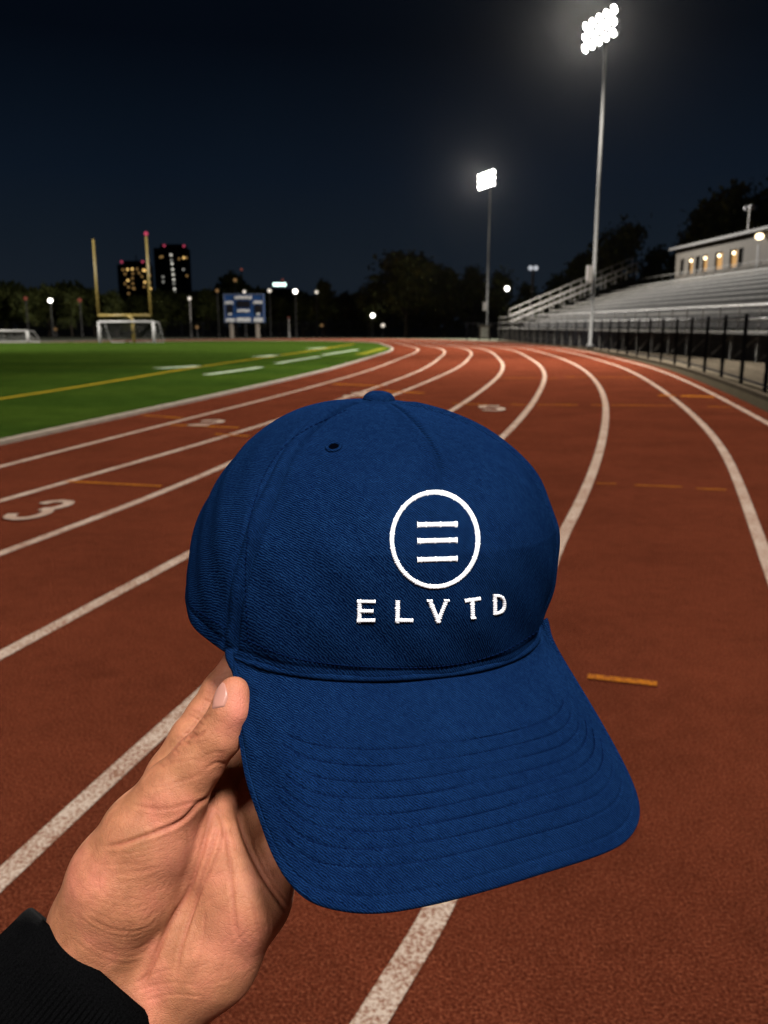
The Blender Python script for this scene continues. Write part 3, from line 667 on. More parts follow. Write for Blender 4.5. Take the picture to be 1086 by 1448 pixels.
for s in (-1, 1): m.tube([(s * 0.5, 0, 0), (s * 0.12, 0, q.z - 0.4)], 0.09, 5)
for k in range(10): m.tube([((-0.5 + 0.038 * k), 0, q.z * k / 10), (0.5 - 0.038 * k, 0, q.z * (k + 1) / 10)], 0.05, 4)
m.build('lattice', M_DARKMETAL, rm); m = MB(); m.ball((0, 0, q.z), 0.45); m.build('beacon', M_DIMRED, rm, True)

# --- street lamps among the trees ---------------------------------------------------
M_POST = simple('lamp_post_metal', (0.06, 0.058, 0.055), 0.6, 0.3)
M_PALEPOST = simple('pale_lamp_post_metal', (0.16, 0.15, 0.14), 0.6, 0.3)
def street_lamp(px, py, Y, mat, r, label, post=None):
    r *= 0.85; q = P(px, py, Y); o = empty('street_lamp', (q.x, Y, 0), label, 'street lamp', 'street lamps among the far trees')
    m = MB(); m.tube([(0, 0, 0), (0, 0, 0.5), (0, 0, 0.51), (0, 0, q.z - r)], [0.16, 0.16, 0.09, 0.075], 8); m.build('pole', post or M_POST, o)
    m = MB(); m.ball((0, 0, q.z), r); m.build('globe', mat, o, True)
    m = MB(); m.tube([(0, 0, q.z + r * 0.85), (0, 0, q.z + r * 1.15)], [r * 0.7, r * 0.25], 8); m.build('cap', M_POST, o)
LMP = [(71, 425, 109, M_WHITEGLOW, 0.30, 'bright white street lamp at the far left in front of the trees', None),
 (268, 422, 106.5, M_MIDGLOW, 0.24, 'white street lamp on a tall pale pole right of the goalposts', M_PALEPOST),
 (381, 411, 111, M_MIDGLOW, 0.27, 'peach-coloured street lamp just above the right corner of the scoreboard', None),
 (417.5, 412, 109.5, M_WHITEGLOW, 0.30, 'bright white street lamp below and right of the glowing rooftop sign', None),
 (408, 449, 107, M_DIMRED, 0.10, 'short unlit-looking lamp on a thick pale post between scoreboard and fence', M_PALEPOST),
 (447.5, 413, 113, M_MIDGLOW, 0.24, 'small pale street lamp left of the gap in the treeline', None),
 (527, 446, 110, M_WHITEGLOW, 0.30, 'low bright street lamp just left of the big tree', None),
 (541.5, 460, 111, M_MIDGLOW, 0.28, 'low warm street lamp by the foot of the big tree', None),
 (717, 408, 109.6, M_WHITEGLOW, 0.33, 'bright round street lamp in the trees right of the far floodlight tower', None),
 (278.5, 462.5, 112, M_DIMGLOW, 0.24, 'low amber lamp beside the tall pale lamp pole', None),
 (78.5, 465.5, 112, M_DIMGLOW, 0.24, 'low amber lamp beneath the bright far left lamp', None),
 (455, 460, 112, M_DIMGLOW, 0.22, 'low amber lamp in the dark below the gap in the treeline', None),
 (36, 422, 112, M_DIMRED, 0.27, 'faint red lamp at the far left between two tree crowns', None),
 (112.5, 424.5, 112, M_DIMRED, 0.30, 'faint red lamp just left of the yellow goalposts', None),
 (345.5, 412.5, 110, M_MIDGLOW, 0.22, 'small pale lamp right above the middle of the scoreboard', None),
 (332.5, 396, 118, M_DIMGLOW, 0.27, 'faint lamp inside the tree crown above the scoreboard', None),
 (307, 411, 112, M_DIMGLOW, 0.25, 'dim amber lamp left of the scoreboard top', None)]
for a in LMP: street_lamp(*a)
q = P(754, 379, 112); o = empty('street_lamp', (q.x, 112, 0), 'twin-headed lit lamp post rising above the bleacher rail', 'street lamp', 'street lamps among the far trees')
m = MB(); m.tube([(0, 0, 0), (0, 0, q.z - 0.2)], 0.16, 8); m.build('pole', M_PALEPOST, o)
for s in (-1, 1):
    m = MB(); m.ball((0.34 * s, 0, q.z), 0.3); m.build('globe', glow('twin_lamp_glass', (0.9, 0.93, 1.0), 0.55), o, True)

# --- trees ------------------------------------------------------------------------
def m_leaf():
    m, nt, b = nmat('leaf')
    v = coord(nt)
    f = noise(nt, v, 0.55, 3.0); g = noise(nt, v, 5.0, 2.0)
    c = ramp(nt, f, [(0.3, (0.03762, 0.04788, 0.01368)), (0.55, (0.07695, 0.09234, 0.02394)), (0.75, (0.14535, 0.14535, 0.04104))])
    c = mix(nt, 1.0, c, ramp(nt, g, [(0.3, (0.7, 0.7, 0.7)), (0.7, (1.25, 1.2, 1.1))]), 'MULTIPLY')
    nt.links.new(c, b.inputs['Base Color']); b.inputs['Roughness'].default_value = 0.75; b.inputs['Specular IOR Level'].default_value = 0.2
    return m
M_LEAF = m_leaf(); M_BARK = simple('bark', (0.055, 0.042, 0.03), 0.95, 0, 0.3, 8, 0.02)
def tree_meshes(seed, nleaf=2600, H=12.0, W=6.0, trunk=2.6):
    r = np.random.default_rng(seed)
    lobes = []
    for k in range(16):
        a = r.uniform(0, 2 * PI); rr = r.uniform(0.15, 0.62) * W; z = trunk + (H - trunk) * r.uniform(0.16, 0.86)
        taper = 1.0 - 0.62 * max(0, (z - trunk) / (H - trunk) - 0.35)
        lobes.append((rr * math.cos(a) * taper, rr * math.sin(a) * taper, z, W * r.uniform(0.24, 0.42)))
    lobes.append((0, 0, H - W * 0.36, W * 0.36)); lobes.append((0, 0, trunk + (H - trunk) * 0.5, W * 0.5))
    V = np.zeros((nleaf * 4, 3)); 
    li = r.integers(0, len(lobes), nleaf); Lb = np.array(lobes)[li]
    d = r.normal(size=(nleaf, 3)); d /= np.linalg.norm(d, axis=1)[:, None]
    rad = Lb[:, 3] * (r.uniform(0.35, 1.0, nleaf) ** 0.6) * (1 + 0.22 * r.normal(size=nleaf))
    c = Lb[:, :3] + d * rad[:, None] * np.array([1, 1, 0.85])
    n1 = d + 0.7 * r.normal(size=(nleaf, 3)); n1 /= np.linalg.norm(n1, axis=1)[:, None]
    t = np.cross(n1, r.normal(size=(nleaf, 3))); t /= np.linalg.norm(t, axis=1)[:, None]; b = np.cross(n1, t)
    sz = r.uniform(0.16, 0.42, nleaf)[:, None]
    V[0::4] = c - t * sz * 1.3; V[1::4] = c - b * sz * 0.7; V[2::4] = c + t * sz * 1.3; V[3::4] = c + b * sz * 0.7
    Q = np.arange(nleaf * 4).reshape(-1, 4)
    m = MB(); m.tube([(0, 0, -0.1), (0, 0, 0.4), (0.1, 0, trunk), (0.0, 0.1, H * 0.6)], [0.42, 0.3, 0.24, 0.1], 9)
    for lx, ly, lz, lr in lobes[:9]:
        z0 = trunk + 0.25 * (lz - trunk) * 0.6; m.tube([(0.08, 0, z0), (lx * 0.5, ly * 0.5, (z0 + lz) / 2 + 0.2), (lx, ly, lz)], [0.13, 0.09, 0.03], 6)
    return V, Q, m
TV = []
for sd in range(5):
    V_, Q_, m_ = tree_meshes(100 + sd, [3000, 2800, 3200, 2600, 5600][sd], 12, [6, 5.2, 6.6, 4.6, 6.2][sd], [2.2, 2.4, 1.6, 2.2, 2.6][sd])
    cr = np_mesh('crown', V_, Q_, M_LEAF, None, False); tr = m_.build('trunk', M_BARK, None, True)
    TV.append((cr.data, tr.data)); bpy.data.objects.remove(cr); bpy.data.objects.remove(tr)
TW = [6, 5.2, 6.6, 4.6, 6.2]
def tree(px, py_top, half_px, Y, var, label):
    base = P(px, 470, Y); H = P(px, py_top, Y).z; w = half_px * Y / F_PX
    t = empty('tree', (base.x, Y, 0), label, 'tree', 'trees around the stadium')
    t.rotation_euler = (0, 0, (px * 1.7) % 6.28)
    sx = w / (TW[var] * 0.98); t.scale = (sx, sx, H / 12.0)
    for nm, me in (('crown', TV[var][0]), ('trunk', TV[var][1])):
        o = bpy.data.objects.new(nm, me); COL.objects.link(o); o.parent = t
TREES = [
 (575, 351, 64, 112, 4, 'big broad tree standing alone left of the far floodlight tower'),
 (628, 372, 34, 116, 1, 'rounded tree touching the right side of the big broad tree'),
 (668, 375, 34, 118, 0, 'dark tree directly behind the far floodlight pole'),
 (706, 384, 30, 115, 2, 'dark tree just right of the far floodlight pole, behind the bright round lamp'),
 (742, 398, 30, 117, 3, 'low dark tree beneath the twin-headed lit lamp post'),
 (784, 386, 40, 116, 0, 'dark tree behind the lower end of the bleacher stair rail'),
 (822, 352, 40, 114, 1, 'tree left of the tall floodlight pole behind the stair rail'),
 (862, 316, 58, 112, 2, 'tall tree right of the tall floodlight pole, above the stair rail'),
 (924, 345, 40, 114, 3, 'narrow tree in the gap between the stair rail and the press box'),
 (964, 322, 46, 112, 0, 'tree rising behind the left corner of the press box'),
 (1016, 258, 74, 100, 4, 'largest tree of the right side, towering behind the press box'),
 (1085, 264, 62, 98, 2, 'tree cut by the right edge of the photo behind the press box'),
 (522, 398, 32, 114, 2, 'low tree to the left of the big broad tree'),
 (490, 410, 28, 120, 1, 'small dark tree right of the treetop with a rounded head'),
 (458, 393, 27, 116, 3, 'tree with a rounded head in the middle of the left treeline'),
 (428, 416, 28, 118, 0, 'dark tree behind the bright lamp below the rooftop sign'),
 (395, 416, 26, 121, 1, 'dark tree in front of the building with the rooftop sign'),
 (366, 410, 24, 119, 2, 'dark tree behind the right corner of the scoreboard'),
 (332, 382, 29, 122, 3, 'tree poking up above the scoreboard with a faint lamp in it'),
 (298, 408, 27, 117, 0, 'dark tree left of the scoreboard'),
 (266, 413, 28, 120, 1, 'dark tree behind the tall pale lamp pole'),
 (232, 414, 30, 119, 2, 'dark tree below the taller tower block'),
 (198, 419, 28, 121, 4, 'dark tree below the lower tower block'),
 (165, 410, 28, 118, 0, 'dark tree between the yellow uprights on their left side'),
 (134, 405, 30, 120, 1, 'dark tree behind the left yellow upright'),
 (102, 412, 30, 117, 2, 'dark tree behind the faint red lamp left of the goalposts'),
 (70, 400, 32, 119, 3, 'peaked dark tree behind the bright far left lamp'),
 (38, 410, 32, 118, 4, 'dark tree behind the faint red lamp at the far left'),
 (8, 408, 34, 120, 0, 'dark tree cut by the left edge of the photo'),
 (-30, 404, 36, 119, 2, 'dark tree mostly beyond the left edge'),
]
for a in TREES: tree(*a)
# woods behind the nearest row: nobody could count them
V_ = []; Q_ = []; r = np.random.default_rng(5)
nlf = 30000
xs = r.uniform(-85, 95, nlf); top = 6.2 + 1.1 * np.sin(xs * 0.21) + 0.9 * np.sin(xs * 0.53 + 1) + 0.5 * np.sin(xs * 1.3)
zs = r.uniform(0.1, 1.0, nlf) ** 0.8 * top; ys = 128 + r.uniform(0, 8, nlf)
c = np.stack([xs, ys, zs], 1); n1 = r.normal(size=(nlf, 3)); n1[:, 1] -= 1.2; n1 /= np.linalg.norm(n1, axis=1)[:, None]
t = np.cross(n1, r.normal(size=(nlf, 3))); t /= np.linalg.norm(t, axis=1)[:, None]; b_ = np.cross(n1, t); sz = r.uniform(0.25, 0.6, nlf)[:, None]
V = np.zeros((nlf * 4, 3)); V[0::4] = c - t * sz; V[1::4] = c - b_ * sz * .7; V[2::4] = c + t * sz; V[3::4] = c + b_ * sz * .7
wd = np_mesh('woodland', V, np.arange(nlf * 4).reshape(-1, 4), M_LEAF, None, False)
props(wd, 'dark belt of woodland filling the background behind the first row of trees', 'woods', None, 'stuff')
# ------------------------------------------------------------------ foreground: the cap (camera-local metres, then moved to the world)
def m_fabric():
    m, nt, b = nmat('navy_twill')
    v = coord(nt)
    w1 = N(nt, 'ShaderNodeTexWave'); w1.wave_type = 'BANDS'; w1.bands_direction = 'DIAGONAL'
    w1.inputs['Scale'].default_value = 430; w1.inputs['Distortion'].default_value = 5.0; w1.inputs['Detail'].default_value = 1.5
    w1.inputs['Detail Scale'].default_value = 0.9; w1.inputs['Detail Roughness'].default_value = 0.55
    nt.links.new(v, w1.inputs['Vector'])
    fine = noise(nt, v, 2600, 2.0, 0.7); mid = noise(nt, v, 420, 3.0, 0.65); big = noise(nt, v, 26, 4.0, 0.6)
    sw = math_n(nt, 'SINE', math_n(nt, 'MULTIPLY', noise(nt, v, 150, 1.0, 0.4), 80.0))
    sw = math_n(nt, 'MULTIPLY_ADD', sw, 0.5, 0.5)
    wv_ = math_n(nt, 'ADD', math_n(nt, 'MULTIPLY', w1.outputs['Fac'], 0.42), math_n(nt, 'MULTIPLY', sw, 0.06))
    h = math_n(nt, 'ADD', wv_, math_n(nt, 'ADD', math_n(nt, 'MULTIPLY', fine, 0.35), math_n(nt, 'MULTIPLY', mid, 0.38)))
    c = ramp(nt, h, [(0.40, (0.0005, 0.0024, 0.0125)), (0.64, (0.0019, 0.0085, 0.0330)), (0.95, (0.0062, 0.0245, 0.0710))])
    c = mix(nt, 1.0, c, ramp(nt, big, [(0.3, (0.88, 0.88, 0.9)), (0.7, (1.1, 1.1, 1.08))]), 'MULTIPLY')
    fl = noise(nt, coord(nt, 'Object', (1.0, 2.2, 1.6)), 1500, 1.0, 0.5)
    c = mix(nt, ramp(nt, fl, [(0.62, (0, 0, 0)), (0.78, (0.5, 0.5, 0.5))]), c, (0.0085, 0.034, 0.110))
    nt.links.new(c, b.inputs['Base Color']); b.inputs['Roughness'].default_value = 0.9
    b.inputs['Specular IOR Level'].default_value = 0.0
    b.inputs['Sheen Weight'].default_value = 0.0; b.inputs['Sheen Roughness'].default_value = 0.5; b.inputs['Sheen Tint'].default_value = (0.25, 0.42, 0.9, 1)
    bump(nt, b, h, 0.45, 0.0004)
    return m
M_FAB = m_fabric()
M_THREAD = simple('navy_thread', (0.0016, 0.0058, 0.026), 0.9, 0, 0.3, 900, 0.0, 0.0)
M_INSIDE = simple('cap_lining', (0.004, 0.010, 0.035), 0.9, 0, 0.2, 300)
def m_emb():
    m, nt, b = nmat('white_embroidery')
    v = coord(nt); f = noise(nt, v, 2200, 2.0, 0.6)
    nt.links.new(ramp(nt, f, [(0.3, (0.62, 0.62, 0.66)), (0.7, (0.92, 0.92, 0.94))]), b.inputs['Base Color'])
    b.inputs['Roughness'].default_value = 0.5; b.inputs['Sheen Weight'].default_value = 0.2
    bump(nt, b, f, 0.4, 0.0003)
    return m
M_EMB = m_emb()

YAW, TILT, ROLL = math.radians(16.5), math.radians(11.5), math.radians(2.6)
cR, sR = math.cos(ROLL), math.sin(ROLL)
def rollz(v): return np.array([v[0] * cR + v[1] * sR, -v[0] * sR + v[1] * cR, v[2]])
U_ = rollz(np.array([0, math.cos(TILT), math.sin(TILT)]))
F0 = np.array([0, -math.sin(TILT), math.cos(TILT)]); X0 = np.array([1.0, 0, 0])
F_ = rollz(F0 * math.cos(YAW) + X0 * math.sin(YAW))
R_ = rollz(X0 * math.cos(YAW) - F0 * math.sin(YAW))
A_, B_, HC = 0.0902, 0.098, 0.1095
C0 = cl(509, 857, 0.452)
PEX = 3.0
def crown_base(phi, tau, s):
    """phi 0 = front, + = image right; tau height fraction; s section scale"""
    c, sn = np.cos(phi), np.sin(phi)
    n = 2.25
    rr = (np.abs(c) ** n + np.abs(sn) ** n) ** (-1 / n)
    shift = np.interp(tau, [0, .25, .5, .75, 1], [0, .005, .009, .007, .001])
    shr = np.interp(tau, [0, .11, .3, .5, .7, .9, 1], [0, .0006, .0026, .0048, .0066, .0064, .0050])
    # upright structured front panels
    lf = np.clip((np.abs(phi) - 0.95) / 0.75, 0, 1); lift = 0.0065 * lf * lf * (3 - 2 * lf) * (1 - np.clip(tau, 0, 1)) ** 2
    front = np.clip(np.cos(phi), 0, 1) ** 1.5
    sf = s + front * 0.022 * np.sin(np.clip(tau, 0, 1) * PI) ** 1.0
    P_ = (C0[None, :] + U_[None, :] * (HC * tau + lift)[:, None]
          + F_[None, :] * (B_ * sf * rr * c + shift)[:, None] + R_[None, :] * (A_ * s * rr * sn + shr)[:, None])
    return P_
ph = np.concatenate([np.linspace(-PI, -2.1, 60, endpoint=False), np.linspace(-2.1, 2.1, 900, endpoint=False), np.linspace(2.1, PI, 60, endpoint=False)])
th = np.linspace(0, PI / 2 - 0.012, 230)
s_prof = np.cos(th) ** 0.9; tau_prof = (1 - np.cos(th) ** 2) ** (1 / PEX)
# refine near the bottom where tau changes quickly
tt = np.concatenate([np.linspace(0, tau_prof[40], 60, endpoint=False), tau_prof[40:]])
ss_ = (1 - tt ** PEX) ** 0.45
NPH, NT = len(ph), len(tt)
PH, TT = np.meshgrid(ph, tt, indexing='ij'); _, SS = np.meshgrid(ph, ss_, indexing='ij')
V = crown_base(PH.ravel(), TT.ravel(), SS.ravel()).reshape(NPH, NT, 3)
def grid_normals(V, wrap=True):
    du = np.roll(V, -1, 0) - np.roll(V, 1, 0)
    dv = np.gradient(V, axis=1)
    n = np.cross(du, dv); n /= np.linalg.norm(n, axis=2)[..., None] + 1e-12
    return n
NRM = grid_normals(V)
if np.sum(NRM[NPH // 2, NT // 3] * F_) < 0: NRM = -NRM
RAD = np.linalg.norm(V - (C0[None, None, :] + U_ * (HC * TT)[..., None]), axis=2)
def gauss(x, w): return np.exp(-(x / w) ** 2)
D = np.zeros((NPH, NT))
def seam(phi0, t0=0.0, t1=1.0, drift=0.0):
    x = (PH - (phi0 + drift * TT)) * RAD * 1.0
    k = np.clip((TT - t0) / 0.06, 0, 1) * np.clip((t1 - TT) / 0.01, 0, 1)
    return x, k
for p0, dr in ((-0.905, 0.0), (1.04, 0.0)):
    x, k = seam(p0, drift=dr)
    D += k * (-0.0024 * gauss(x, 0.0011) + 0.0005 * gauss(x - 0.0036, 0.0024) + 0.0016 * gauss(x + 0.0042, 0.0030) - 0.0016 * gauss(x + 0.0090, 0.0011))
x, k = seam(0.10, 0.76, 1.0, 0.0)
D += k * (-0.0014 * gauss(x, 0.0010) + 0.0007 * gauss(x - 0.0032, 0.0022) + 0.0009 * gauss(x + 0.0032, 0.0022))
D += -0.0022 * gauss((PH - 0.11) * RAD, 0.008) * gauss((TT - 0.76) * HC, 0.006)            # pucker below the short seam
for p0 in (-2.1, 2.1, PI - 1e-3):
    x, k = seam(p0); D += k * (-0.0008 * gauss(x, 0.001))
D += -0.0006 * gauss((TT - 0.055) * HC, 0.0010) * (PH < -0.93)                                 # hem line on the side panels
D += -0.0005 * gauss((TT - 0.035) * HC, 0.0011) * (np.abs(PH) < 1.05)
soft_top = np.clip((0.985 - TT) / 0.2, 0, 1) ** 2
D += soft_top * (0.0010 * np.sin(PH * 5.1 + TT * 3.3) * np.sin(TT * 6.0 + PH * 1.7) + 0.0007 * np.sin(PH * 13 + TT * 9) * np.sin(TT * 15 + PH * 4))
D[:, -8:] *= np.linspace(1, 0, 8)[None, :]
V = V + NRM * D[..., None]
# pull the hem tight
Vf = V.reshape(-1, 3)
idx = np.arange(NPH * NT).reshape(NPH, NT)
a = idx; b = np.roll(idx, -1, 0)
Q = np.stack([a[:, :-1], b[:, :-1], b[:, 1:], a[:, 1:]], -1).reshape(-1, 4)
cap_anchor = C0 + U_ * 0.0
cap_w = to_world(cap_anchor)
cap = empty('baseball_cap', cap_w, 'navy blue baseball cap with white embroidered emblem held up in the foreground', 'cap')
def cap_part(name, Vl, Q, mat, parent=None, smooth=True):
    o = np_mesh(name, to_world(np.asarray(Vl).reshape(-1, 3)) - cap_w, Q, mat, parent or cap, smooth)
    return o
n0 = np.cross(Vf[Q[NPH // 2 * (NT - 1) + 50][1]] - Vf[Q[NPH // 2 * (NT - 1) + 50][0]], Vf[Q[NPH // 2 * (NT - 1) + 50][3]] - Vf[Q[NPH // 2 * (NT - 1) + 50][0]])
if np.dot(n0, F_) < 0: Q = Q[:, ::-1]
crown = cap_part('crown', Vf, Q, [M_FAB, M_INSIDE])
sol = crown.modifiers.new('Solidify', 'SOLIDIFY'); sol.thickness = 0.0017; sol.offset = -1; sol.material_offset = 1; sol.material_offset_rim = 0

sub = Q[::1]
BV_C = BVHTree.FromPolygons([tuple(p) for p in Vf], [tuple(int(i) for i in f) for f in Q])
def hit(bvh, px, py):
    d = Vector(cl(px, py, 1.0)).normalized()
    loc, nor, i, dist = bvh.ray_cast(Vector((0, 0, 0)), d)
    if loc is None: return None
    if nor.dot(d) > 0: nor = -nor
    return np.array(loc), np.array(nor)

def tube_part(name, pts, r, mat, parent=None, n=8):
    m = MB(); m.tube([Vector(p) for p in pts], r, n)
    v = to_world(np.array(m.v)) - cap_w
    return mesh_obj(name, v, m.f, mat, parent or cap, True)
# rolled seam where crown meets brim
phs = np.linspace(-0.905, 1.06, 120)
edge = crown_base(phs, np.zeros(120), np.ones(120))
wob = 0.0003 * np.sin(np.arange(120) * 1.9)
tube_part('brim_seam', edge - F_ * 0.0004 + U_ * (0.0002 + wob[:, None] * 0.4), [0.0016 * min(1.0, 0.25 + min(i, 119 - i) / 14.0) for i in range(120)], M_FAB)
# button
bt = hit(BV_C, 552, 571)
btc = C0 + U_ * HC * 1.0 + F_ * 0.002 + R_ * 0.005
m = MB()
nu, nv = 28, 14; base = []
for j in range(nv + 1):
    a = PI / 2 * j / nv
    rr, zz = 0.0083 * math.sin(a) ** 0.8, 0.0052 * math.cos(a)
    for i in range(nu):
        p = 2 * PI * i / nu
        base.append(btc + U_ * (zz - 0.0006) + F_ * rr * math.cos(p) + R_ * rr * math.sin(p))
for i in range(nu):
    p = 2 * PI * i / nu; base.append(btc - U_ * 0.003 + F_ * 0.0078 * math.cos(p) + R_ * 0.0078 * math.sin(p))
fs_ = [(j * nu + i, (j + 1) * nu + i, (j + 1) * nu + (i + 1) % nu, j * nu + (i + 1) % nu) for j in range(nv + 1) for i in range(nu)]
mesh_obj('button', to_world(np.array(base)) - cap_w, fs_, M_FAB, cap, True)
# eyelets
def eyelet(px, py, r=0.0030):
    h = hit(BV_C, px, py)
    if h is None: return
    c, n = h; t = np.cross(n, U_); t /= np.linalg.norm(t); b = np.cross(n, t)
    m = MB(); k = 26
    for i in range(k):
        a0 = 2 * PI * i / k
        for j in range(8):
            q = 2 * PI * j / 8; rad = r + 0.0008 * math.cos(q) * (1 + 0.1 * (i % 2))
            p = c + (t * math.cos(a0) + b * math.sin(a0)) * rad + n * (0.0002 + 0.0006 * math.sin(q)); m.v.append(tuple(p))
    for i in range(k):
        for j in range(8):
            m.f.append((i * 8 + j, ((i + 1) % k) * 8 + j, ((i + 1) % k) * 8 + (j + 1) % 8, i * 8 + (j + 1) % 8))
    e = mesh_obj('eyelet', to_world(np.array(m.v)) - cap_w, m.f, M_FAB, cap, True)
    m = MB(); m.v = [tuple(c + n * 0.0003)] + [tuple(c + n * 0.0003 + (t * math.cos(2 * PI * i / 16) + b * math.sin(2 * PI * i / 16)) * (r - 0.0008)) for i in range(16)]
    m.f = [(0, 1 + i, 1 + (i + 1) % 16) for i in range(16)]
    mesh_obj('eyelet_hole', to_world(np.array(m.v)) - cap_w, m.f, simple('eyelet_hole_dark', (0.0004, 0.0006, 0.0016), 0.9, 0, 0.1, 10, 0.0, 0.0), e)
eyelet(472, 632)
# stitches along seams: short raised dashes
def stitches(bvh, pix, pitch_px, name, lift=0.0002, r=0.00028):
    pts = np.array(pix, dtype=float); q = smooth_line(pts, 10)
    s = np.r_[0, np.cumsum(np.linalg.norm(np.diff(q, axis=0), axis=1))]
    m = MB(); x = 0.0
    while x + pitch_px * .62 < s[-1]:
        seg = []
        for k in (0, 0.33, 0.67, 1.0):
            t = x + pitch_px * .62 * k
            h = hit(bvh, np.interp(t, s, q[:, 0]), np.interp(t, s, q[:, 1]))
            if h is None: seg = []; break
            seg.append(Vector(h[0] + h[1] * (lift - (0.0002 if k in (0, 1.0) else 0))))
        if len(seg) == 4 and max((seg[i] - seg[i + 1]).length for i in range(3)) < 0.004: m.tube(seg, r, 5)
        x += pitch_px
    if m.v: return mesh_obj(name, to_world(np.array(m.v)) - cap_w, m.f, M_THREAD, cap, True)
stitches(BV_C, [(490, 580), (425, 612), (383, 655), (357, 720), (347, 800), (349, 870), (351, 905)], 7.5, 'stitching')
stitches(BV_C, [(345, 903), (400, 926), (470, 939), (560, 944), (640, 940), (710, 922), (764, 890)], 6.5, 'stitching')
stitches(BV_C, [(272, 858), (300, 876), (322, 890)], 6.5, 'stitching')

# --- embroidery -------------------------------------------------------------------
def emb_stroke(name, path, width, height=0.0010, closed=False, pitch=0.00055, seed=0, flare=0.0):
    """satin-stitch ribbon following the crown surface"""
    q = np.array(path, dtype=float)
    if closed: q = np.vstack([q, q[:1]])
    s = np.r_[0, np.cumsum(np.linalg.norm(np.diff(q, axis=0), axis=1))]
    n = max(8, int(s[-1] / F_PX * 0.36 / 0.00016))
    t = np.linspace(0, s[-1], n, endpoint=not closed)
    X = np.interp(t, s, q[:, 0]); Y = np.interp(t, s, q[:, 1])
    if closed: dx = np.roll(X, -1) - np.roll(X, 1); dy = np.roll(Y, -1) - np.roll(Y, 1)
    else: dx = np.gradient(X); dy = np.gradient(Y)
    L = np.hypot(dx, dy) + 1e-9; nx, ny = -dy / L, dx / L
    K = 9; VV = np.zeros((n, K, 3)); r = np.random.default_rng(seed)
    jag = r.uniform(-0.35, 0.35, (n, 2))
    for i in range(int(r.integers(5, 25)), n - 3, 38): jag[i:i + 3] += 0.9
    for i in range(n):
        e = min(i, n - 1 - i) if not closed else 99
        fl = flare * max(0, 1 - e / 6.0)
        for k in range(K):
            w = -1 + 2 * k / (K - 1)
            hw = width / 2 + fl + (jag[i, 0] if w < 0 else jag[i, 1]) * abs(w)
            h = hit(BV_C, X[i] + nx[i] * w * hw, Y[i] + ny[i] * w * hw)
            if h is None: h = (VV[i - 1, k] if i else np.zeros(3), np.array([0, 0, 1.0]))
            ridge = 1 + 0.12 * math.sin(i * 2 * PI / 5.3) + 0.05 * r.uniform(-1, 1)
            VV[i, k] = h[0] + h[1] * (-0.0002 + (height * ridge + 0.0002) * math.sqrt(max(0, 1 - w * w)) ** 0.7)
    id_ = np.arange(n * K).reshape(n, K)
    a = id_ if closed else id_[:-1]; b = np.roll(id_, -1, 0) if closed else id_[1:]
    Qe = np.stack([a[:, :-1], b[:, :-1], b[:, 1:], a[:, 1:]], -1).reshape(-1, 4)
    return VV.reshape(-1, 3), Qe
def emb_obj(name, strokes_):
    VV = []; QQ = []; o = 0
    for v, q in strokes_: VV.append(v); QQ.append(q + o); o += len(v)
    return cap_part(name, np.vstack(VV), np.vstack(QQ), M_EMB, cap)
ang = np.linspace(0, 2 * PI, 160, endpoint=False)
ring = [(615 + 60.8 * math.cos(a), 763 + 66.8 * math.sin(a)) for a in ang]
emb_obj('embroidered_ring', [emb_stroke('r', ring, 6.6, 0.0008, True, seed=1)])
for i, (ya, yb) in enumerate(((742.3, 741.3), (765.3, 764.0), (791.8, 790.2))):
    emb_obj('embroidered_bar', [emb_stroke('b', [(589.5, ya), (646.5, yb)], 7.6, 0.0008, seed=3 + i, flare=1.2)])
LET = {'E': [([(508.4, 848.5), (508.0, 880.2)], 6.6), ([(505.2, 850.4), (531, 850.8)], 4.6), ([(509, 863.8), (528, 864.2)], 4.6), ([(505, 877.4), (530.5, 877.0)], 4.8)],
       'L': [([(562.4, 848.5), (562.0, 880)], 6.6), ([(559, 877.0), (583.8, 877.4)], 5.2)],
       'V': [([(607.2, 848.6), (620.4, 880.0)], 6.8), ([(631.6, 848.4), (619.0, 880.0)], 5.6), ([(603.5, 849.3), (611.5, 849.3)], 2.6), ([(627.5, 849.0), (635, 849.0)], 2.6)],
       'T': [([(656.8, 850.0), (679.0, 846.6)], 5.4), ([(667.6, 848), (668.6, 874.5)], 5.6), ([(665.3, 873.8), (672, 873.4)], 2.6)],
       'D': [([(699.6, 840.5), (700.2, 869.2)], 5.2), ([(698.5, 842.6), (706.5, 842.6), (711.4, 846.2), (713.2, 853), (712.4, 860.5), (708.5, 865.6), (699.5, 868)], 4.4)]}
for li, ch in enumerate('ELVTD'):
    emb_obj('embroidered_letter', [emb_stroke(ch, p if len(p) < 3 else smooth_line(p, 4), w, 0.00065 + 0.00008 * k, seed=20 + li * 7 + k, flare=0.5) for k, (p, w) in enumerate(LET[ch])])

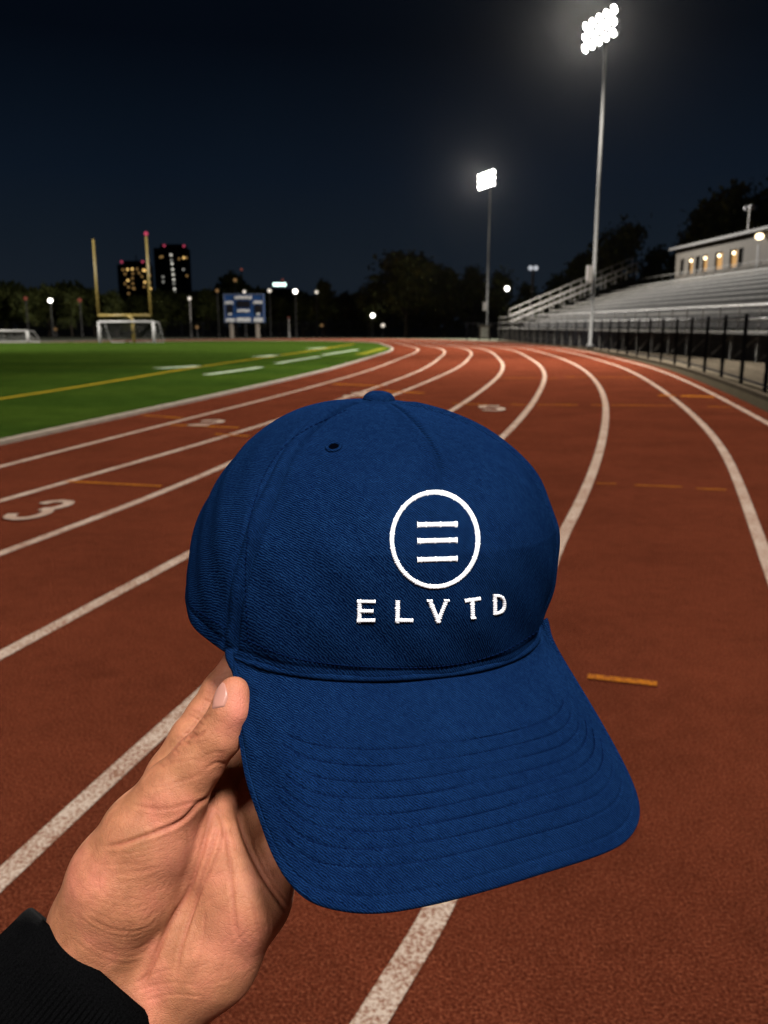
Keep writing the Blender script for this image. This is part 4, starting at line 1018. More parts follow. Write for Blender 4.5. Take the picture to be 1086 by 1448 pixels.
# --- brim -----------------------------------------------------------------------
BETA = math.radians(46)
BD = F_ * math.cos(BETA) - U_ * math.sin(BETA); BN = np.cross(BD, R_); BN = BN if np.dot(BN, U_) > 0 else -BN
BP0 = crown_base(np.array([0.0]), np.array([0.0]), np.array([1.0]))[0]
KAP = 1.9
def brim_surf(u, v):
    return BP0 + BD * v + R_ * u - BN * (KAP * u * u * (0.6 + 0.4 * np.clip(v / 0.09, 0, 1)) + 0.6 * v * v)
def brim_uv(px, py):
    d = cl(px, py, 1.0); u, v = 0.0, 0.04; t = 0.36
    x = np.array([u, v, t])
    for _ in range(30):
        f = brim_surf(x[0], x[1]) - d * x[2]
        J = np.zeros((3, 3)); e = 1e-6
        J[:, 0] = (brim_surf(x[0] + e, x[1]) - brim_surf(x[0], x[1])) / e
        J[:, 1] = (brim_surf(x[0], x[1] + e) - brim_surf(x[0], x[1])) / e
        J[:, 2] = -d
        x = x - np.linalg.solve(J, f)
    return x
OUT = [(329, 922), (332, 985), (338, 1045), (347, 1100), (364, 1150), (381, 1198), (404, 1240), (436, 1269), (475, 1281), (520, 1286), (570, 1282), (640, 1267), (710, 1248), (780, 1226), (840, 1207), (880, 1189), (900, 1165), (904, 1138), (895, 1108), (872, 1060), (842, 1005), (808, 950), (786, 912), (775, 889), (769, 876)]
ow = smooth_line(OUT, 10)
NI, NJ = 240, 230
so = np.r_[0, np.cumsum(np.linalg.norm(np.diff(ow, axis=0), axis=1))]; so /= so[-1]
ui = np.linspace(0, 1, NI)
outer = np.stack([np.interp(ui, so, ow[:, 0]), np.interp(ui, so, ow[:, 1])], 1)
od = np.array([brim_uv(*p)[2] for p in outer])
iphi = np.interp(ui, [0, 0.30, 0.5, 0.74, 1], [-0.90, -0.56, 0.02, 0.62, 1.13])
iphi = np.convolve(np.pad(iphi, 12, 'reflect', reflect_type='odd'), np.ones(25) / 25, 'valid')
inner3 = crown_base(iphi, np.zeros(NI), np.ones(NI)) - U_ * 0.0008 - F_ * 0.0010
# the side edges start at the crown and swing out to the brim's own surface
dL, dR = -inner3[0][2] - 0.001, -inner3[-1][2] - 0.001
wl_ = np.clip((0.34 - ui) / 0.34, 0, 1); wr_ = np.clip((ui - 0.70) / 0.30, 0, 1)
wl_ = wl_ ** 1.3; wr_ = wr_ ** 1.3
od = od * (1 - wl_ - wr_) + dL * wl_ + dR * wr_
od = np.convolve(np.pad(od, 12, 'reflect', reflect_type='odd'), np.ones(25) / 25, 'valid')
outer3 = np.array([cl(p[0], p[1], d_) for p, d_ in zip(outer, od)])
WJ = np.linspace(0, 1, NJ)
G = inner3[:, None, :] * (1 - WJ)[None, :, None] + outer3[:, None, :] * WJ[None, :, None]
bul = 0.0045 * np.sin(PI * WJ)[None, :] * np.sin(PI * np.clip(ui, 0, 1))[:, None] ** 1.2
G = G + BN[None, None, :] * bul[..., None]
du = np.gradient(G, axis=0); dv = np.gradient(G, axis=1)
GN = np.cross(du, dv); GN /= np.linalg.norm(GN, axis=2)[..., None] + 1e-12
if np.dot(GN[NI // 2, NJ // 2], U_ + F_) < 0: GN = -GN
LEN_I = np.linalg.norm(G[:, -1] - G[:, 0], axis=1)
DB = np.zeros((NI, NJ))
ROWS = [0.345, 0.415, 0.485, 0.555, 0.625, 0.695, 0.77, 0.845]
UI = ui[:, None]
for w0 in ROWS:
    wl = w0 + 0.02 * np.sin(UI * 7 + w0 * 9) * 0.3
    x = (WJ[None, :] - wl) * LEN_I[:, None]
    k = np.clip((UI - 0.235) / 0.05, 0, 1) * np.clip((0.80 - UI) / 0.05, 0, 1)
    DB += k * (-0.00038 * gauss(x, 0.00055) + 0.00009 * gauss(x - 0.0016, 0.0012) + 0.00009 * gauss(x + 0.0016, 0.0012))
x = (1 - WJ[None, :]) * LEN_I[:, None]
DB += -0.0004 * gauss(x - 0.0042, 0.0007)                    # edge binding
DB += 0.0004 * np.sin(UI * 31 + WJ[None, :] * 5) * np.sin(WJ[None, :] * 17 + UI * 9)
Gt = G + GN * DB[..., None]
TH = 0.0034
rim_a = np.linspace(0, PI, 9)[1:-1]
secs = [Gt[:, j] for j in range(NJ)]
outd = dv[:, -1] / (np.linalg.norm(dv[:, -1], axis=1)[:, None] + 1e-12)
for a_ in rim_a:
    secs.append(G[:, -1] - GN[:, -1] * (TH / 2) * (1 - math.cos(a_)) + outd * (TH / 2) * math.sin(a_))
jb = list(range(NJ - 1, -1, -6))
for j in jb: secs.append(G[:, j] - GN[:, j] * TH)
S_ = np.stack(secs, 1); nS = S_.shape[1]
idb = np.arange(NI * nS).reshape(NI, nS)
a = idb[:-1]; b = idb[1:]
Qb = np.stack([a[:, :-1], b[:, :-1], b[:, 1:], a[:, 1:]], -1).reshape(-1, 4)
Qb = np.vstack([Qb, np.stack([a[:, -1], b[:, -1], b[:, 0], a[:, 0]], -1)])
v0, v1, v3 = S_[NI // 2, NJ // 2], S_[NI // 2 + 1, NJ // 2], S_[NI // 2, NJ // 2 + 1]
if np.dot(np.cross(v1 - v0, v3 - v0), GN[NI // 2, NJ // 2]) < 0: Qb = Qb[:, ::-1]
brim = cap_part('brim', S_.reshape(-1, 3), Qb, M_FAB)
BV_B = BVHTree.FromPolygons([tuple(p) for p in S_.reshape(-1, 3)], [tuple(int(i) for i in f) for f in Qb])
# thread dashes lying in the brim rows
for w0 in ROWS:
    m = MB(); i = int(0.25 * NI); i1 = int(0.79 * NI)
    for j0 in np.arange(0.25, 0.785, 0.0085):
        seg = []
        for f_ in np.linspace(0, 0.006, 4):
            u_ = j0 + f_; wl = w0 + 0.02 * math.sin(u_ * 7 + w0 * 9) * 0.3
            fi = u_ * (NI - 1); i0 = int(fi); fj = wl * (NJ - 1); j1 = int(fj)
            a_, b_ = fi - i0, fj - j1
            p = (G[i0, j1] * (1 - a_) * (1 - b_) + G[i0 + 1, j1] * a_ * (1 - b_) + G[i0, j1 + 1] * (1 - a_) * b_ + G[i0 + 1, j1 + 1] * a_ * b_)
            seg.append(Vector(p - GN[i0, j1] * (0.00035 if f_ in (0, 0.006) else 0.00012)))
        m.tube(seg, 0.00022, 5)
    mesh_obj('stitch_row', to_world(np.array(m.v)) - cap_w, m.f, M_THREAD, brim, True)
def brim_depth(px, py):
    h = hit(BV_B, px, py)
    return -h[0][2] if h is not None else brim_uv(px, py)[2]
print('brim depth', [(p, round(brim_depth(*p), 3)) for p in ((340, 1000), (360, 1120), (405, 1235), (560, 1280), (900, 1150), (600, 1000), (770, 900))])
print('crown hit', [(p, None if hit(BV_C, *p) is None else hit(BV_C, *p)[0][2].round(3)) for p in ((300, 800), (615, 765), (340, 900), (760, 850))])
# ------------------------------------------------------------------ foreground: the hand (signed-distance body, meshed with surface nets)
def m_skin():
    m, nt, b = nmat('skin')
    v = coord(nt)
    big = noise(nt, v, 38, 3.0, 0.6); mid = noise(nt, v, 160, 3.0, 0.6); fine = noise(nt, v, 1400, 2.0, 0.6)
    vor = N(nt, 'ShaderNodeTexVoronoi'); vor.feature = 'DISTANCE_TO_EDGE'; vor.inputs['Scale'].default_value = 620; vor.inputs['Randomness'].default_value = 1.0
    nt.links.new(v, vor.inputs['Vector'])
    c = ramp(nt, big, [(0.28, (0.21911, 0.093298, 0.040994)), (0.5, (0.28979, 0.1145, 0.057958)), (0.72, (0.36047, 0.12157, 0.076334))])
    c = mix(nt, 1.0, c, ramp(nt, mid, [(0.3, (0.84, 0.78, 0.77)), (0.7, (1.10, 1.08, 1.08))]), 'MULTIPLY')
    dn = N(nt, 'ShaderNodeTexNoise'); dn.inputs['Scale'].default_value = 60; dn.inputs['Detail'].default_value = 3.0; nt.links.new(v, dn.inputs['Vector'])
    vv = nt.nodes.new('ShaderNodeMix'); vv.data_type = 'VECTOR'; vv.inputs['Factor'].default_value = 0.012
    nt.links.new(v, vv.inputs[4]); nt.links.new(dn.outputs['Color'], vv.inputs[5])
    v2 = N(nt, 'ShaderNodeTexVoronoi'); v2.feature = 'DISTANCE_TO_EDGE'; v2.inputs['Scale'].default_value = 190; nt.links.new(vv.outputs[1], v2.inputs['Vector'])
    ln = math_n(nt, 'SUBTRACT', 1.0, math_n(nt, 'MINIMUM', math_n(nt, 'MULTIPLY', v2.outputs['Distance'], 16.0), 1.0))
    c = mix(nt, math_n(nt, 'MULTIPLY', ln, 0.20), c, (0.21, 0.07, 0.038))
    at = nt.nodes.new('ShaderNodeAttribute'); at.attribute_name = 'tone'
    sep = nt.nodes.new('ShaderNodeSeparateColor'); nt.links.new(at.outputs['Color'], sep.inputs['Color'])
    c = mix(nt, sep.outputs['Red'], c, (0.21, 0.06, 0.032))       # creases are redder
    c = mix(nt, sep.outputs['Green'], c, (0.44, 0.145, 0.10))      # pink pads
    nt.links.new(c, b.inputs['Base Color'])
    b.inputs['Roughness'].default_value = 0.62; b.inputs['Specular IOR Level'].default_value = 0.22
    b.inputs['Subsurface Weight'].default_value = 0.12; b.inputs['Subsurface Radius'].default_value = (1.0, 0.35, 0.2); b.inputs['Subsurface Scale'].default_value = 0.004
    h = math_n(nt, 'ADD', math_n(nt, 'MULTIPLY', math_n(nt, 'MINIMUM', vor.outputs['Distance'], 0.12), 2.5), math_n(nt, 'ADD', math_n(nt, 'MULTIPLY', fine, 0.35), math_n(nt, 'MULTIPLY', mid, 1.2)))
    h = math_n(nt, 'SUBTRACT', h, math_n(nt, 'MULTIPLY', ln, 0.22))
    bump(nt, b, h, 0.45, 0.0006)
    return m
M_SKIN = m_skin()
M_NAIL = simple('fingernail', (0.31, 0.145, 0.11), 0.28, 0, 0.06, 60)
def m_knit():
    m, nt, b = nmat('black_knit')
    v = coord(nt); f = noise(nt, v, 1500, 2.0, 0.6); g = noise(nt, v, 60, 3.0)
    nt.links.new(ramp(nt, f, [(0.3, (0.00042, 0.00042, 0.00049)), (0.75, (0.00196, 0.00196, 0.00217))]), b.inputs['Base Color'])
    b.inputs['Roughness'].default_value = 0.95; b.inputs['Specular IOR Level'].default_value = 0.02
    bump(nt, b, math_n(nt, 'ADD', f, g), 0.6, 0.0006)
    return m
M_KNIT = m_knit()
def hp(px, py, d, r): return np.r_[cl(px, py, d), r * d / F_PX]
def behind(px, py, r, gap=0.0012): # centre depth for a finger touching the underside of the brim
    d = brim_depth(px, py); return hp(px, py, d + (r * d / F_PX + TH + gap) * 1.25, r)
CH = {
 'thumb': [hp(331, 979, .3640, 22.5), hp(327, 1003, .3635, 26), hp(310, 1040, .365, 30.5), hp(280, 1077, .367, 35), hp(244, 1125, .368, 47), hp(212, 1182, .370, 66), hp(180, 1246, .373, 80), hp(152, 1310, .379, 82)],
 'wrist': [hp(156, 1300, .384, 76), hp(122, 1380, .385, 84), hp(60, 1490, .355, 84)],
 'palm': [hp(262, 1150, .388, 52), hp(310, 1205, .383, 56), hp(347, 1268, .378, 62), hp(290, 1345, .382, 76), hp(215, 1405, .386, 82), hp(120, 1450, .372, 82)],
 'palm2': [hp(240, 1180, .391, 56), hp(240, 1290, .390, 72), hp(180, 1380, .391, 80)],
 'web': [hp(268, 1120, .388, 34), hp(306, 1128, .398, 30), hp(340, 1118, .403, 30)],
 'index': [hp(224, 1124, .398, 33), hp(240, 1094, .401, 31), hp(271, 1044, .406, 30), hp(291, 1013, .409, 27.5), hp(313, 979, .412, 27.5), hp(345, 932, .417, 25), hp(366, 905, .42, 22)],
 'middle': [hp(292, 1140, .398, 38), hp(328, 1082, .409, 33), hp(390, 1020, .410, 29), behind(450, 975, 24)],
 'ring': [hp(335, 1190, .388, 38), hp(378, 1122, .400, 33), hp(440, 1070, .395, 27), behind(500, 1030, 23)],
 'little': [hp(378, 1245, .380, 34), hp(420, 1175, .386, 29), hp(470, 1130, .380, 23), behind(515, 1095, 20)],
}
# adjust so fingers never pierce the brim
H_ = 0.00085
allp = np.vstack([np.array(c) for c in CH.values()])
lo = (allp[:, :3] - allp[:, 3:]).min(0) - 0.006; hi = (allp[:, :3] + allp[:, 3:]).max(0) + 0.006
lo[1] = max(lo[1], cl(0, 1520, .40)[1])
nx_, ny_, nz_ = [int(math.ceil((hi[i] - lo[i]) / H_)) + 1 for i in range(3)]
gx = (lo[0] + H_ * np.arange(nx_)).astype(np.float32)[:, None, None]; gy = (lo[1] + H_ * np.arange(ny_)).astype(np.float32)[None, :, None]; gz = (lo[2] + H_ * np.arange(nz_)).astype(np.float32)[None, None, :]
def cone_sdf(a, b):
    ra, rb = float(a[3]), float(b[3]); pa = a[:3]; ba = (b - a)[:3]; L2 = float(ba @ ba)
    px_, py_, pz_ = gx - np.float32(pa[0]), gy - np.float32(pa[1]), gz - np.float32(pa[2])
    t = np.clip((px_ * np.float32(ba[0]) + py_ * np.float32(ba[1]) + pz_ * np.float32(ba[2])) / np.float32(L2), 0, 1)
    d = np.sqrt((px_ - t * np.float32(ba[0])) ** 2 + (py_ - t * np.float32(ba[1])) ** 2 + (pz_ - t * np.float32(ba[2])) ** 2)
    return d - (ra + t * np.float32(rb - ra))
def smin(a, b, k):
    h = np.maximum(k - np.abs(a - b), 0) / k
    return np.minimum(a, b) - h * h * (k * 0.25)
SDF = None
KS = {'thumb': 0.004, 'wrist': 0.006, 'palm': 0.008, 'palm2': 0.008, 'web': [hp(268, 1120, .388, 34), hp(306, 1128, .398, 30), hp(340, 1118, .403, 30)],
 'index': 0.0025, 'middle': 0.003, 'ring': 0.003, 'little': 0.003}
def chain(c, k):
    s = None
    for i in range(len(c) - 1):
        d = cone_sdf(c[i], c[i + 1]); s = d if s is None else smin(s, d, k)
    return s
body = None
for nm in ('palm', 'palm2', 'wrist', 'web'):
    d = chain(CH[nm], 0.006); body = d if body is None else smin(body, d, 0.012)
for nm in ('index', 'middle', 'ring', 'little'): body = smin(body, chain(CH[nm], 0.003), 0.006)
SDF = smin(body, chain(CH['thumb'], 0.005), 0.0042)
# surface nets
S3 = SDF; ins = S3 < 0
cn = np.zeros((nx_ - 1, ny_ - 1, nz_ - 1), dtype=np.uint8)
for dx in (0, 1):
    for dy in (0, 1):
        for dz in (0, 1): cn += ins[dx:nx_ - 1 + dx, dy:ny_ - 1 + dy, dz:nz_ - 1 + dz]
act = (cn > 0) & (cn < 8); ci = np.argwhere(act); vid = -np.ones(act.shape, dtype=np.int64); vid[act] = np.arange(len(ci))
acc = np.zeros((len(ci), 3)); cnt = np.zeros(len(ci))
cor = [(x, y, z) for x in (0, 1) for y in (0, 1) for z in (0, 1)]
for i, a in enumerate(cor):
    for b in cor[i + 1:]:
        if sum(abs(a[k] - b[k]) for k in range(3)) != 1: continue
        va = S3[ci[:, 0] + a[0], ci[:, 1] + a[1], ci[:, 2] + a[2]]; vb = S3[ci[:, 0] + b[0], ci[:, 1] + b[1], ci[:, 2] + b[2]]
        cr = (va < 0) != (vb < 0); t = np.where(cr, va / np.where(cr, va - vb, 1), 0)
        p = np.array(a) + t[:, None] * (np.array(b) - np.array(a)); acc[cr] += p[cr]; cnt[cr] += 1
HV = lo + H_ * (ci + acc / cnt[:, None])
quads = []
for ax in range(3):
    o1, o2 = [(1, 2), (2, 0), (0, 1)][ax]
    sl0 = [slice(1, -1)] * 3; sl0[ax] = slice(0, -1); sl1 = [slice(1, -1)] * 3; sl1[ax] = slice(1, None)
    e0 = ins[tuple(sl0)]; e1 = ins[tuple(sl1)]; ed = np.argwhere(e0 != e1)
    if len(ed) == 0: continue
    off = np.ones(3, dtype=int); off[ax] = 0; base_ = ed + off
    flip = e0[tuple(ed.T)]
    d1 = np.zeros(3, dtype=int); d1[o1] = 1; d2 = np.zeros(3, dtype=int); d2[o2] = 1
    q = [vid[tuple((base_ - d1 - d2).T)], vid[tuple((base_ - d2).T)], vid[tuple(base_.T)], vid[tuple((base_ - d1).T)]]
    q = np.stack(q, 1); q[~flip] = q[~flip][:, ::-1]; quads.append(q)
HQ = np.vstack(quads)
HQ = HQ[(HQ >= 0).all(1)]
# smooth + normals
nbA = np.concatenate([HQ[:, [0, 1]], HQ[:, [1, 2]], HQ[:, [2, 3]], HQ[:, [3, 0]]]); nbA = np.vstack([nbA, nbA[:, ::-1]])
deg = np.bincount(nbA[:, 0], minlength=len(HV)).astype(float)
def lap(X):
    out = np.stack([np.bincount(nbA[:, 0], weights=X[nbA[:, 1], k], minlength=len(X)) for k in range(X.shape[1])], 1)
    return out / np.maximum(deg, 1)[:, None]
for _ in range(4): HV = 0.5 * HV + 0.5 * lap(HV)
def vnorm(X):
    fn = np.cross(X[HQ[:, 2]] - X[HQ[:, 0]], X[HQ[:, 3]] - X[HQ[:, 1]]); n = np.zeros_like(X)
    for k in range(4):
        for c in range(3): n[:, c] += np.bincount(HQ[:, k], weights=fn[:, c], minlength=len(X))
    return n / (np.linalg.norm(n, axis=1)[:, None] + 1e-15)
HN = vnorm(HV)
if np.mean(np.sum(HN * (HV - HV.mean(0)), 1)) < 0: HQ = HQ[:, ::-1]; HN = -HN
# creases and wrinkles, each a line across the skin as it runs over the palm
PX = CX + F_PX * HV[:, 0] / -HV[:, 2]; PY = CY - F_PX * HV[:, 1] / -HV[:, 2]
facing = np.clip(np.sum(HN * (-HV / np.linalg.norm(HV, axis=1)[:, None]), 1) * 3 - 0.15, 0, 1)
dens = np.zeros(len(HV)); tone = np.zeros(len(HV)); depth_mask = None
# front-most test: keep vertices near the nearest surface in their pixel cell
cell = (np.round(PX / 4).astype(int) * 10000 + np.round(PY / 4).astype(int)); order = np.argsort(cell); zz = -HV[:, 2]
mn = {}
for c_, z_ in zip(cell, zz):
    if c_ not in mn or z_ < mn[c_]: mn[c_] = z_
front = np.array([z_ < mn[c_] + 0.006 for c_, z_ in zip(cell, zz)])
facing = facing * front
DISP = np.zeros(len(HV))
def cz(x, y): return (x / 2.413, 900 + y / 2.413)
def crease(pts, depth, width, red=0.5, crop=True, puff=0.35):
    global DISP, tone
    q = np.array([cz(*p) for p in pts]) if crop else np.array(pts, dtype=float)
    if len(q) > 2: q = smooth_line(q, 6)
    bb = (PX > q[:, 0].min() - 14) & (PX < q[:, 0].max() + 14) & (PY > q[:, 1].min() - 14) & (PY < q[:, 1].max() + 14) & (facing > 0)
    ix = np.where(bb)[0]
    if len(ix) == 0: return
    best = np.full(len(ix), 1e9); bt = np.zeros(len(ix)); n = len(q) - 1
    for i in range(n):
        a, b = q[i], q[i + 1]; ab = b - a; L2 = ab @ ab + 1e-9
        t = np.clip(((PX[ix] - a[0]) * ab[0] + (PY[ix] - a[1]) * ab[1]) / L2, 0, 1)
        d = np.hypot(PX[ix] - a[0] - t * ab[0], PY[ix] - a[1] - t * ab[1])
        u = d < best; best = np.where(u, d, best); bt = np.where(u, (i + t) / n, bt)
    fade = np.clip(np.minimum(bt, 1 - bt) * 6 + 0.15, 0, 1)
    g = np.exp(-(best / width) ** 2) * fade * facing[ix]
    DISP[ix] += -depth * g + puff * depth * np.exp(-((best - 2.6 * width) / (1.6 * width)) ** 2) * fade * facing[ix]
    tone[ix] = np.maximum(tone[ix], red * np.exp(-(best / (width * 1.1)) ** 2) * fade * facing[ix])
# main thumb-base and palm lines (read off the photograph's hand)
crease([(735, 495), (715, 545), (670, 575), (640, 612), (600, 640), (540, 665), (470, 690), (400, 712), (360, 715)], 0.0013, 2.4, 0.75)
crease([(700, 555), (640, 570), (590, 585), (520, 588), (440, 570)], 0.0005, 2.0, 0.4)
crease([(720, 600), (700, 690), (668, 800), (640, 880), (590, 960), (540, 1070), (505, 1150), (480, 1200)], 0.0014, 2.8, 0.7)
crease([(742, 640), (725, 720), (690, 820), (660, 930), (620, 1050), (600, 1180)], 0.0009, 2.0, 0.6)
crease([(770, 640), (745, 740), (690, 860), (650, 960), (630, 1040)], 0.0008, 2.0, 0.55)
crease([(745, 600), (775, 700), (790, 820), (800, 960), (815, 1040)], 0.0009, 2.2, 0.6)
crease([(800, 560), (830, 680), (880, 790), (930, 870), (985, 945)], 0.0013, 2.6, 0.7)
crease([(860, 700), (905, 800), (950, 870), (1000, 930)], 0.0006, 2.0, 0.45)
crease([(860, 900), (880, 990), (900, 1060)], 0.0004, 1.6, 0.35)
crease([(700, 930), (690, 1050), (660, 1180)], 0.0004, 1.6, 0.35)
crease([(820, 860), (760, 930), (730, 1010)], 0.00035, 1.5, 0.3)
for k, (p0, p1, p2) in enumerate((((455, 1215), (560, 1180), (680, 1190)), ((480, 1250), (580, 1220), (700, 1230)), ((450, 1190), (520, 1150), (600, 1130)))):
    crease([p0, p1, p2], 0.0004, 1.6, 0.3)
# thumb joint folds
for k in range(7):
    x0 = 600 + k * 13; y0 = 400 - k * 16
    crease([(x0 - 28 + k * 3, y0 + 4), (x0 + 8, y0 - 30 - (k % 3) * 4), (x0 + 48 - k, y0 - 34 - (k % 2) * 6)], 0.00050 + 0.00018 * (k in (2, 3)), 1.5, 0.45)
crease([(640, 355), (655, 340), (680, 340), (700, 318)], 0.0008, 1.9, 0.6)
crease([(700, 455), (735, 430), (770, 436)], 0.0005, 1.8, 0.35); crease([(660, 440), (720, 395), (770, 400)], 0.0003, 1.6, 0.25)
crease([(560, 440), (610, 425), (680, 420)], 0.0003, 1.6, 0.25); crease([(500, 520), (600, 500), (690, 470)], 0.0003, 1.6, 0.25)
# fine wrinkles fanning over the thumb mound
rw = np.random.default_rng(11)
TOPW = np.array([(350, 735), (440, 725), (540, 700), (650, 640)], float); BOTW = np.array([(215, 1000), (330, 1095), (450, 1120), (545, 1050)], float)
for k in range(30):
    t = (k + rw.uniform(-.3, .3)) / 29.0
    base_l = TOPW * (1 - t) + BOTW * t + np.array([[0, 26 * math.sin(t * PI)]]) + rw.uniform(-5, 5, (4, 2))
    a = rw.uniform(0, 0.3); b = rw.uniform(0.7, 1.0)
    seg = [base_l[0] + (base_l[-1] - base_l[0]) * 0] 
    qq = smooth_line(base_l, 8); qq = qq[int(a * len(qq)):int(b * len(qq))]
    crease([tuple(p) for p in qq[::3]], rw.uniform(0.00012, 0.00032), rw.uniform(1.1, 1.6), rw.uniform(0.12, 0.3), puff=0.2)
for k in range(34):        # cross-hatched short lines
    c = np.array([rw.uniform(300, 680), rw.uniform(640, 1080)]); an = rw.uniform(-1.9, -0.9); L = rw.uniform(30, 85)
    d = np.array([math.cos(an), math.sin(an)]) * L / 2
    crease([tuple(c - d), tuple(c + rw.uniform(-5, 5, 2)), tuple(c + d)], rw.uniform(0.00012, 0.00028), 1.2, 0.15)
for k in range(26):        # palm, lower right
    c = np.array([rw.uniform(600, 960), rw.uniform(880, 1250)]); an = rw.choice([-0.4, 0.9, 1.5]) + rw.uniform(-.4, .4); L = rw.uniform(40, 110)
    d = np.array([math.cos(an), math.sin(an)]) * L / 2
    crease([tuple(c - d), tuple(c + rw.uniform(-6, 6, 2)), tuple(c + d)], rw.uniform(0.00012, 0.0003), 1.3, 0.15)
for a_, b_ in (((655, 255), (700, 285)), ((690, 215), (735, 240)), ((600, 345), (650, 375)), ((575, 380), (612, 400)), ((530, 430), (560, 450)), ((648, 268), (690, 300))):
    crease([a_, ((a_[0] + b_[0]) / 2 + 3, (a_[1] + b_[1]) / 2 - 4), b_], 0.0006, 1.5, 0.4)      # index finger folds
for _ in range(1):
    DISP = 0.75 * DISP + 0.25 * lap(DISP[:, None])[:, 0]
HV = HV + HN * 0.78 * np.clip(DISP, -0.0016, 0.0006)[:, None]
pad = np.exp(-(((PX - 338) / 18) ** 2 + ((PY - 1005) / 40) ** 2)) * 0.8 + np.exp(-(((PX - 250) / 40) ** 2 + ((PY - 1220) / 50) ** 2)) * 0.28 + np.exp(-(((PX - 330) / 50) ** 2 + ((PY - 1330) / 50) ** 2)) * 0.35
per_w = to_world(cl(110, 1420, .40))
person = np_mesh('person', to_world(HV) - per_w, HQ, M_SKIN, None, True); person.location = per_w
props(person, "person's left hand in a black sleeve holding the navy cap by its brim", 'person')
ca_ = person.data.color_attributes.new('tone', 'FLOAT_COLOR', 'POINT')
buf = np.zeros((len(HV), 4), dtype=np.float32); buf[:, 0] = np.clip(tone, 0, 1); buf[:, 1] = np.clip(pad, 0, 1); buf[:, 3] = 1
ca_.data.foreach_set('color', buf.ravel())
# thumb nail: a curved plate following the thumb's surface
BV_H = BVHTree.FromPolygons([tuple(p) for p in HV], [tuple(int(i) for i in f) for f in HQ])
A4 = [(316.5, 964.5), (323.5, 984.0), (318.5, 999.0), (298.5, 1003.5), (303.0, 983.0)]
def nail():
    c0 = np.array([(316.0, 965.0), (304.5, 977.5), (299.0, 1003.5)]); c1 = np.array([(317.5, 965.5), (323.0, 984.0), (317.5, 999.5)])
    e0, e1 = smooth_line(c0, 8), smooth_line(c1, 8); n = len(e0); K = 10; VV = []
    for i in range(n):
        for k in range(K + 1):
            p = e0[i] * (1 - k / K) + e1[i] * k / K
            h = hit(BV_H, *p)
            if h is None: h = hit(BV_H, p[0] + 3, p[1])
            edge_ = min(i, n - 1 - i, k, K - k)
            lift = 0.0006 if edge_ > 0 else -0.0001
            VV.append(h[0] + h[1] * lift)
    Qn = [(i * (K + 1) + k, (i + 1) * (K + 1) + k, (i + 1) * (K + 1) + k + 1, i * (K + 1) + k + 1) for i in range(n - 1) for k in range(K)]
    o = mesh_obj('thumbnail', to_world(np.array(VV)) - per_w, Qn, M_NAIL, person, True)
nail()
# sleeve and ribbed cuff
ax0 = cl(143, 1373, .385); axd = np.array([-.648, -.74, .58]); axd /= np.linalg.norm(axd)
e1_ = cl(225, 1445, .387) - cl(38, 1300, .387); e1_ -= axd * (e1_ @ axd); e1_ /= np.linalg.norm(e1_); e2_ = np.cross(axd, e1_)
def tube_sleeve(name, prof, na, parent, rib=0.0, ripple=0.0):
    """prof: list of (distance along the arm, scale)"""
    VV = []
    for (s, k) in prof:
        for i in range(na):
            a = 2 * PI * i / na
            r = 1 + min(1.0, max(0.0, (s - 0.006) / 0.01)) * rib * math.sin(i * 2 * PI / 6.0) / 0.04 + ripple * math.sin(a * 3 + s * 90) * 0.5
            VV.append(ax0 + axd * s + (e1_ * 0.0445 * math.cos(a) + e2_ * 0.038 * math.sin(a)) * k * r)
    n = len(prof)
    Qs = [(i * na + k, (i + 1) * na + k, (i + 1) * na + (k + 1) % na, i * na + (k + 1) % na) for i in range(n - 1) for k in range(na)]
    return np_mesh(name, to_world(np.array(VV)) - per_w, np.array(Qs), M_KNIT, parent, True)
sl = tube_sleeve('jacket_sleeve', [(0.050, 0.93)] + [(0.050 + (0.004 if i < 16 else 0.0145) * i - (0 if i < 16 else 0.16), 0.985 + 0.02 * math.sin(i * 0.7) + 0.002 * i) for i in range(1, 30)], 180, person, 0.0, 0.03)
tube_sleeve('cuff', [(0.030, 0.80), (0.010, 0.86), (0.003, 0.905), (0.0005, 0.93), (-0.0008, 0.955), (0.0002, 0.98), (0.003, 0.998)] + [(0.004 + 0.0022 * i, 1.0 + 0.012 * math.sin(min(1, i / 20) * PI)) for i in range(1, 24)] + [(0.058, 0.96)], 720, sl, 0.0008, 0.01)
# ------------------------------------------------------------------ sky and light
w = bpy.data.worlds.new("World"); scene.world = w; w.use_nodes = True
nt = w.node_tree; bg = nt.nodes['Background']
tc = nt.nodes.new('ShaderNodeTexCoord'); sep = nt.nodes.new('ShaderNodeSeparateXYZ'); nt.links.new(tc.outputs['Generated'], sep.inputs[0])
sky = ramp(nt, sep.outputs['Z'], [(0.0, (0.0080, 0.0120, 0.0185)), (0.05, (0.0080, 0.0123, 0.0190)), (0.093, (0.0062, 0.0105, 0.0172)), (0.158, (0.0036, 0.0074, 0.0148)), (0.285, (0.0011, 0.0025, 0.0055)), (1.0, (0.0009, 0.0016, 0.004))])
nz = noise(nt, tc.outputs['Generated'], 2.2, 4.0, 0.55)
sky = mix(nt, 1.0, sky, ramp(nt, nz, [(0.3, (0.86, 0.88, 0.9)), (0.7, (1.12, 1.1, 1.08))]), 'MULTIPLY')
nt.links.new(sky, bg.inputs['Color']); bg.inputs['Strength'].default_value = 1.0

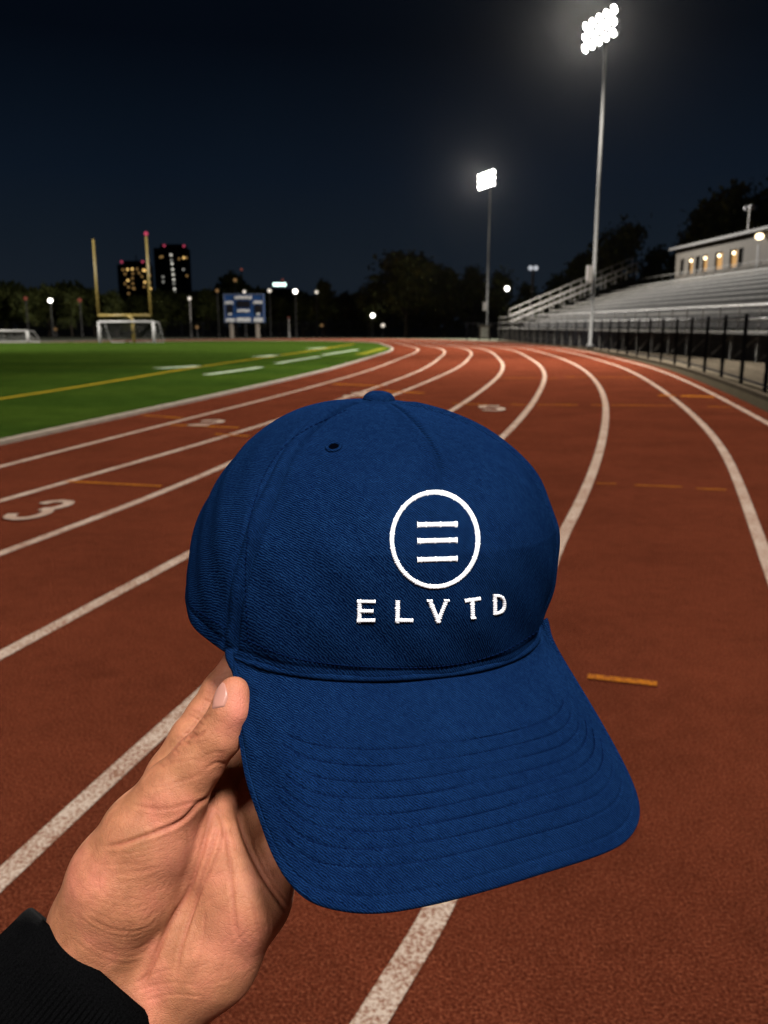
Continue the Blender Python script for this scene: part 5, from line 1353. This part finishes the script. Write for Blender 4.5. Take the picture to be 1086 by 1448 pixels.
def spot(name, loc, target, power, size_deg, radius, col=(1.0, 0.95, 0.88), blend=0.9):
    d = bpy.data.lights.new(name, 'SPOT'); d.energy = power; d.spot_size = math.radians(size_deg); d.spot_blend = blend
    d.shadow_soft_size = radius; d.color = col
    o = bpy.data.objects.new(name, d); COL.objects.link(o); o.location = loc
    o.rotation_euler = (Vector(target) - Vector(loc)).to_track_quat('-Z', 'Y').to_euler()
    return o
# light of the two lit towers in view
spot('spot_beam', (T1.x - 1.2, 53.4, t1top.z + 0.1), (7.5, 5, 0), 470000, 82, 0.9, blend=1.0)
spot('spot_beam', (T1.x - 2.6, 52.9, t1top.z - 0.1), (-3, 52, 0), 145000, 150, 0.9, blend=0.8)
spot('spot_beam', (T2.x - 1.5, 97.9, t2top.z), (-12, 52, 0), 190000, 174, 0.9, blend=0.45)
# unseen key and fill lamps added behind the photographer for towers not built
spot('spot_beam', (5.0, -10.5, 20.0), (0, 2.5, 0.8), 49000, 58, 2.0, (1.0, 0.975, 0.94))
spot('spot_beam', (-8.0, -13.0, 18.0), (0, 3, 0.8), 14500, 62, 2.2, (1.0, 0.975, 0.94))
# unseen lamp added out of frame to the left to light the field
spot('spot_beam', (-60.0, 46.0, 32.0), (-29, 65, 0), 760000, 54, 1.2)

# thin volume added so the floodlights get a halo like lens bloom
hz = MB(); hz.box((0, 400, 31.0), (1840, 1240, 64.0))
hm = bpy.data.materials.new('halo_haze'); hm.use_nodes = True; hn = hm.node_tree
hn.nodes.remove(hn.nodes['Principled BSDF']); pv = hn.nodes.new('ShaderNodeVolumePrincipled')
pv.inputs['Density'].default_value = 0.0000024; pv.inputs['Color'].default_value = (0.92, 0.90, 0.88, 1); pv.inputs['Anisotropy'].default_value = 0.94
hn.links.new(pv.outputs['Volume'], hn.nodes['Material Output'].inputs['Volume'])
haze = hz.build('haze', hm); haze['kind'] = 'stuff'; haze['label'] = 'thin added haze giving the floodlights a bloom-like halo'

# ------------------------------------------------------------------ render settings
scene.render.engine = 'CYCLES'
scene.view_settings.view_transform = 'Standard'
scene.view_settings.look = 'None'
scene.view_settings.exposure = 0.0
scene.view_settings.gamma = 1.0
cy = scene.cycles
cy.use_denoising = True
try: cy.denoiser = 'OPENIMAGEDENOISE'
except Exception: pass
cy.volume_bounces = 0; cy.max_bounces = 6; cy.diffuse_bounces = 3; cy.glossy_bounces = 2; cy.transmission_bounces = 2
cy.sample_clamp_indirect = 3.0
cy.caustics_reflective = False; cy.caustics_refractive = False
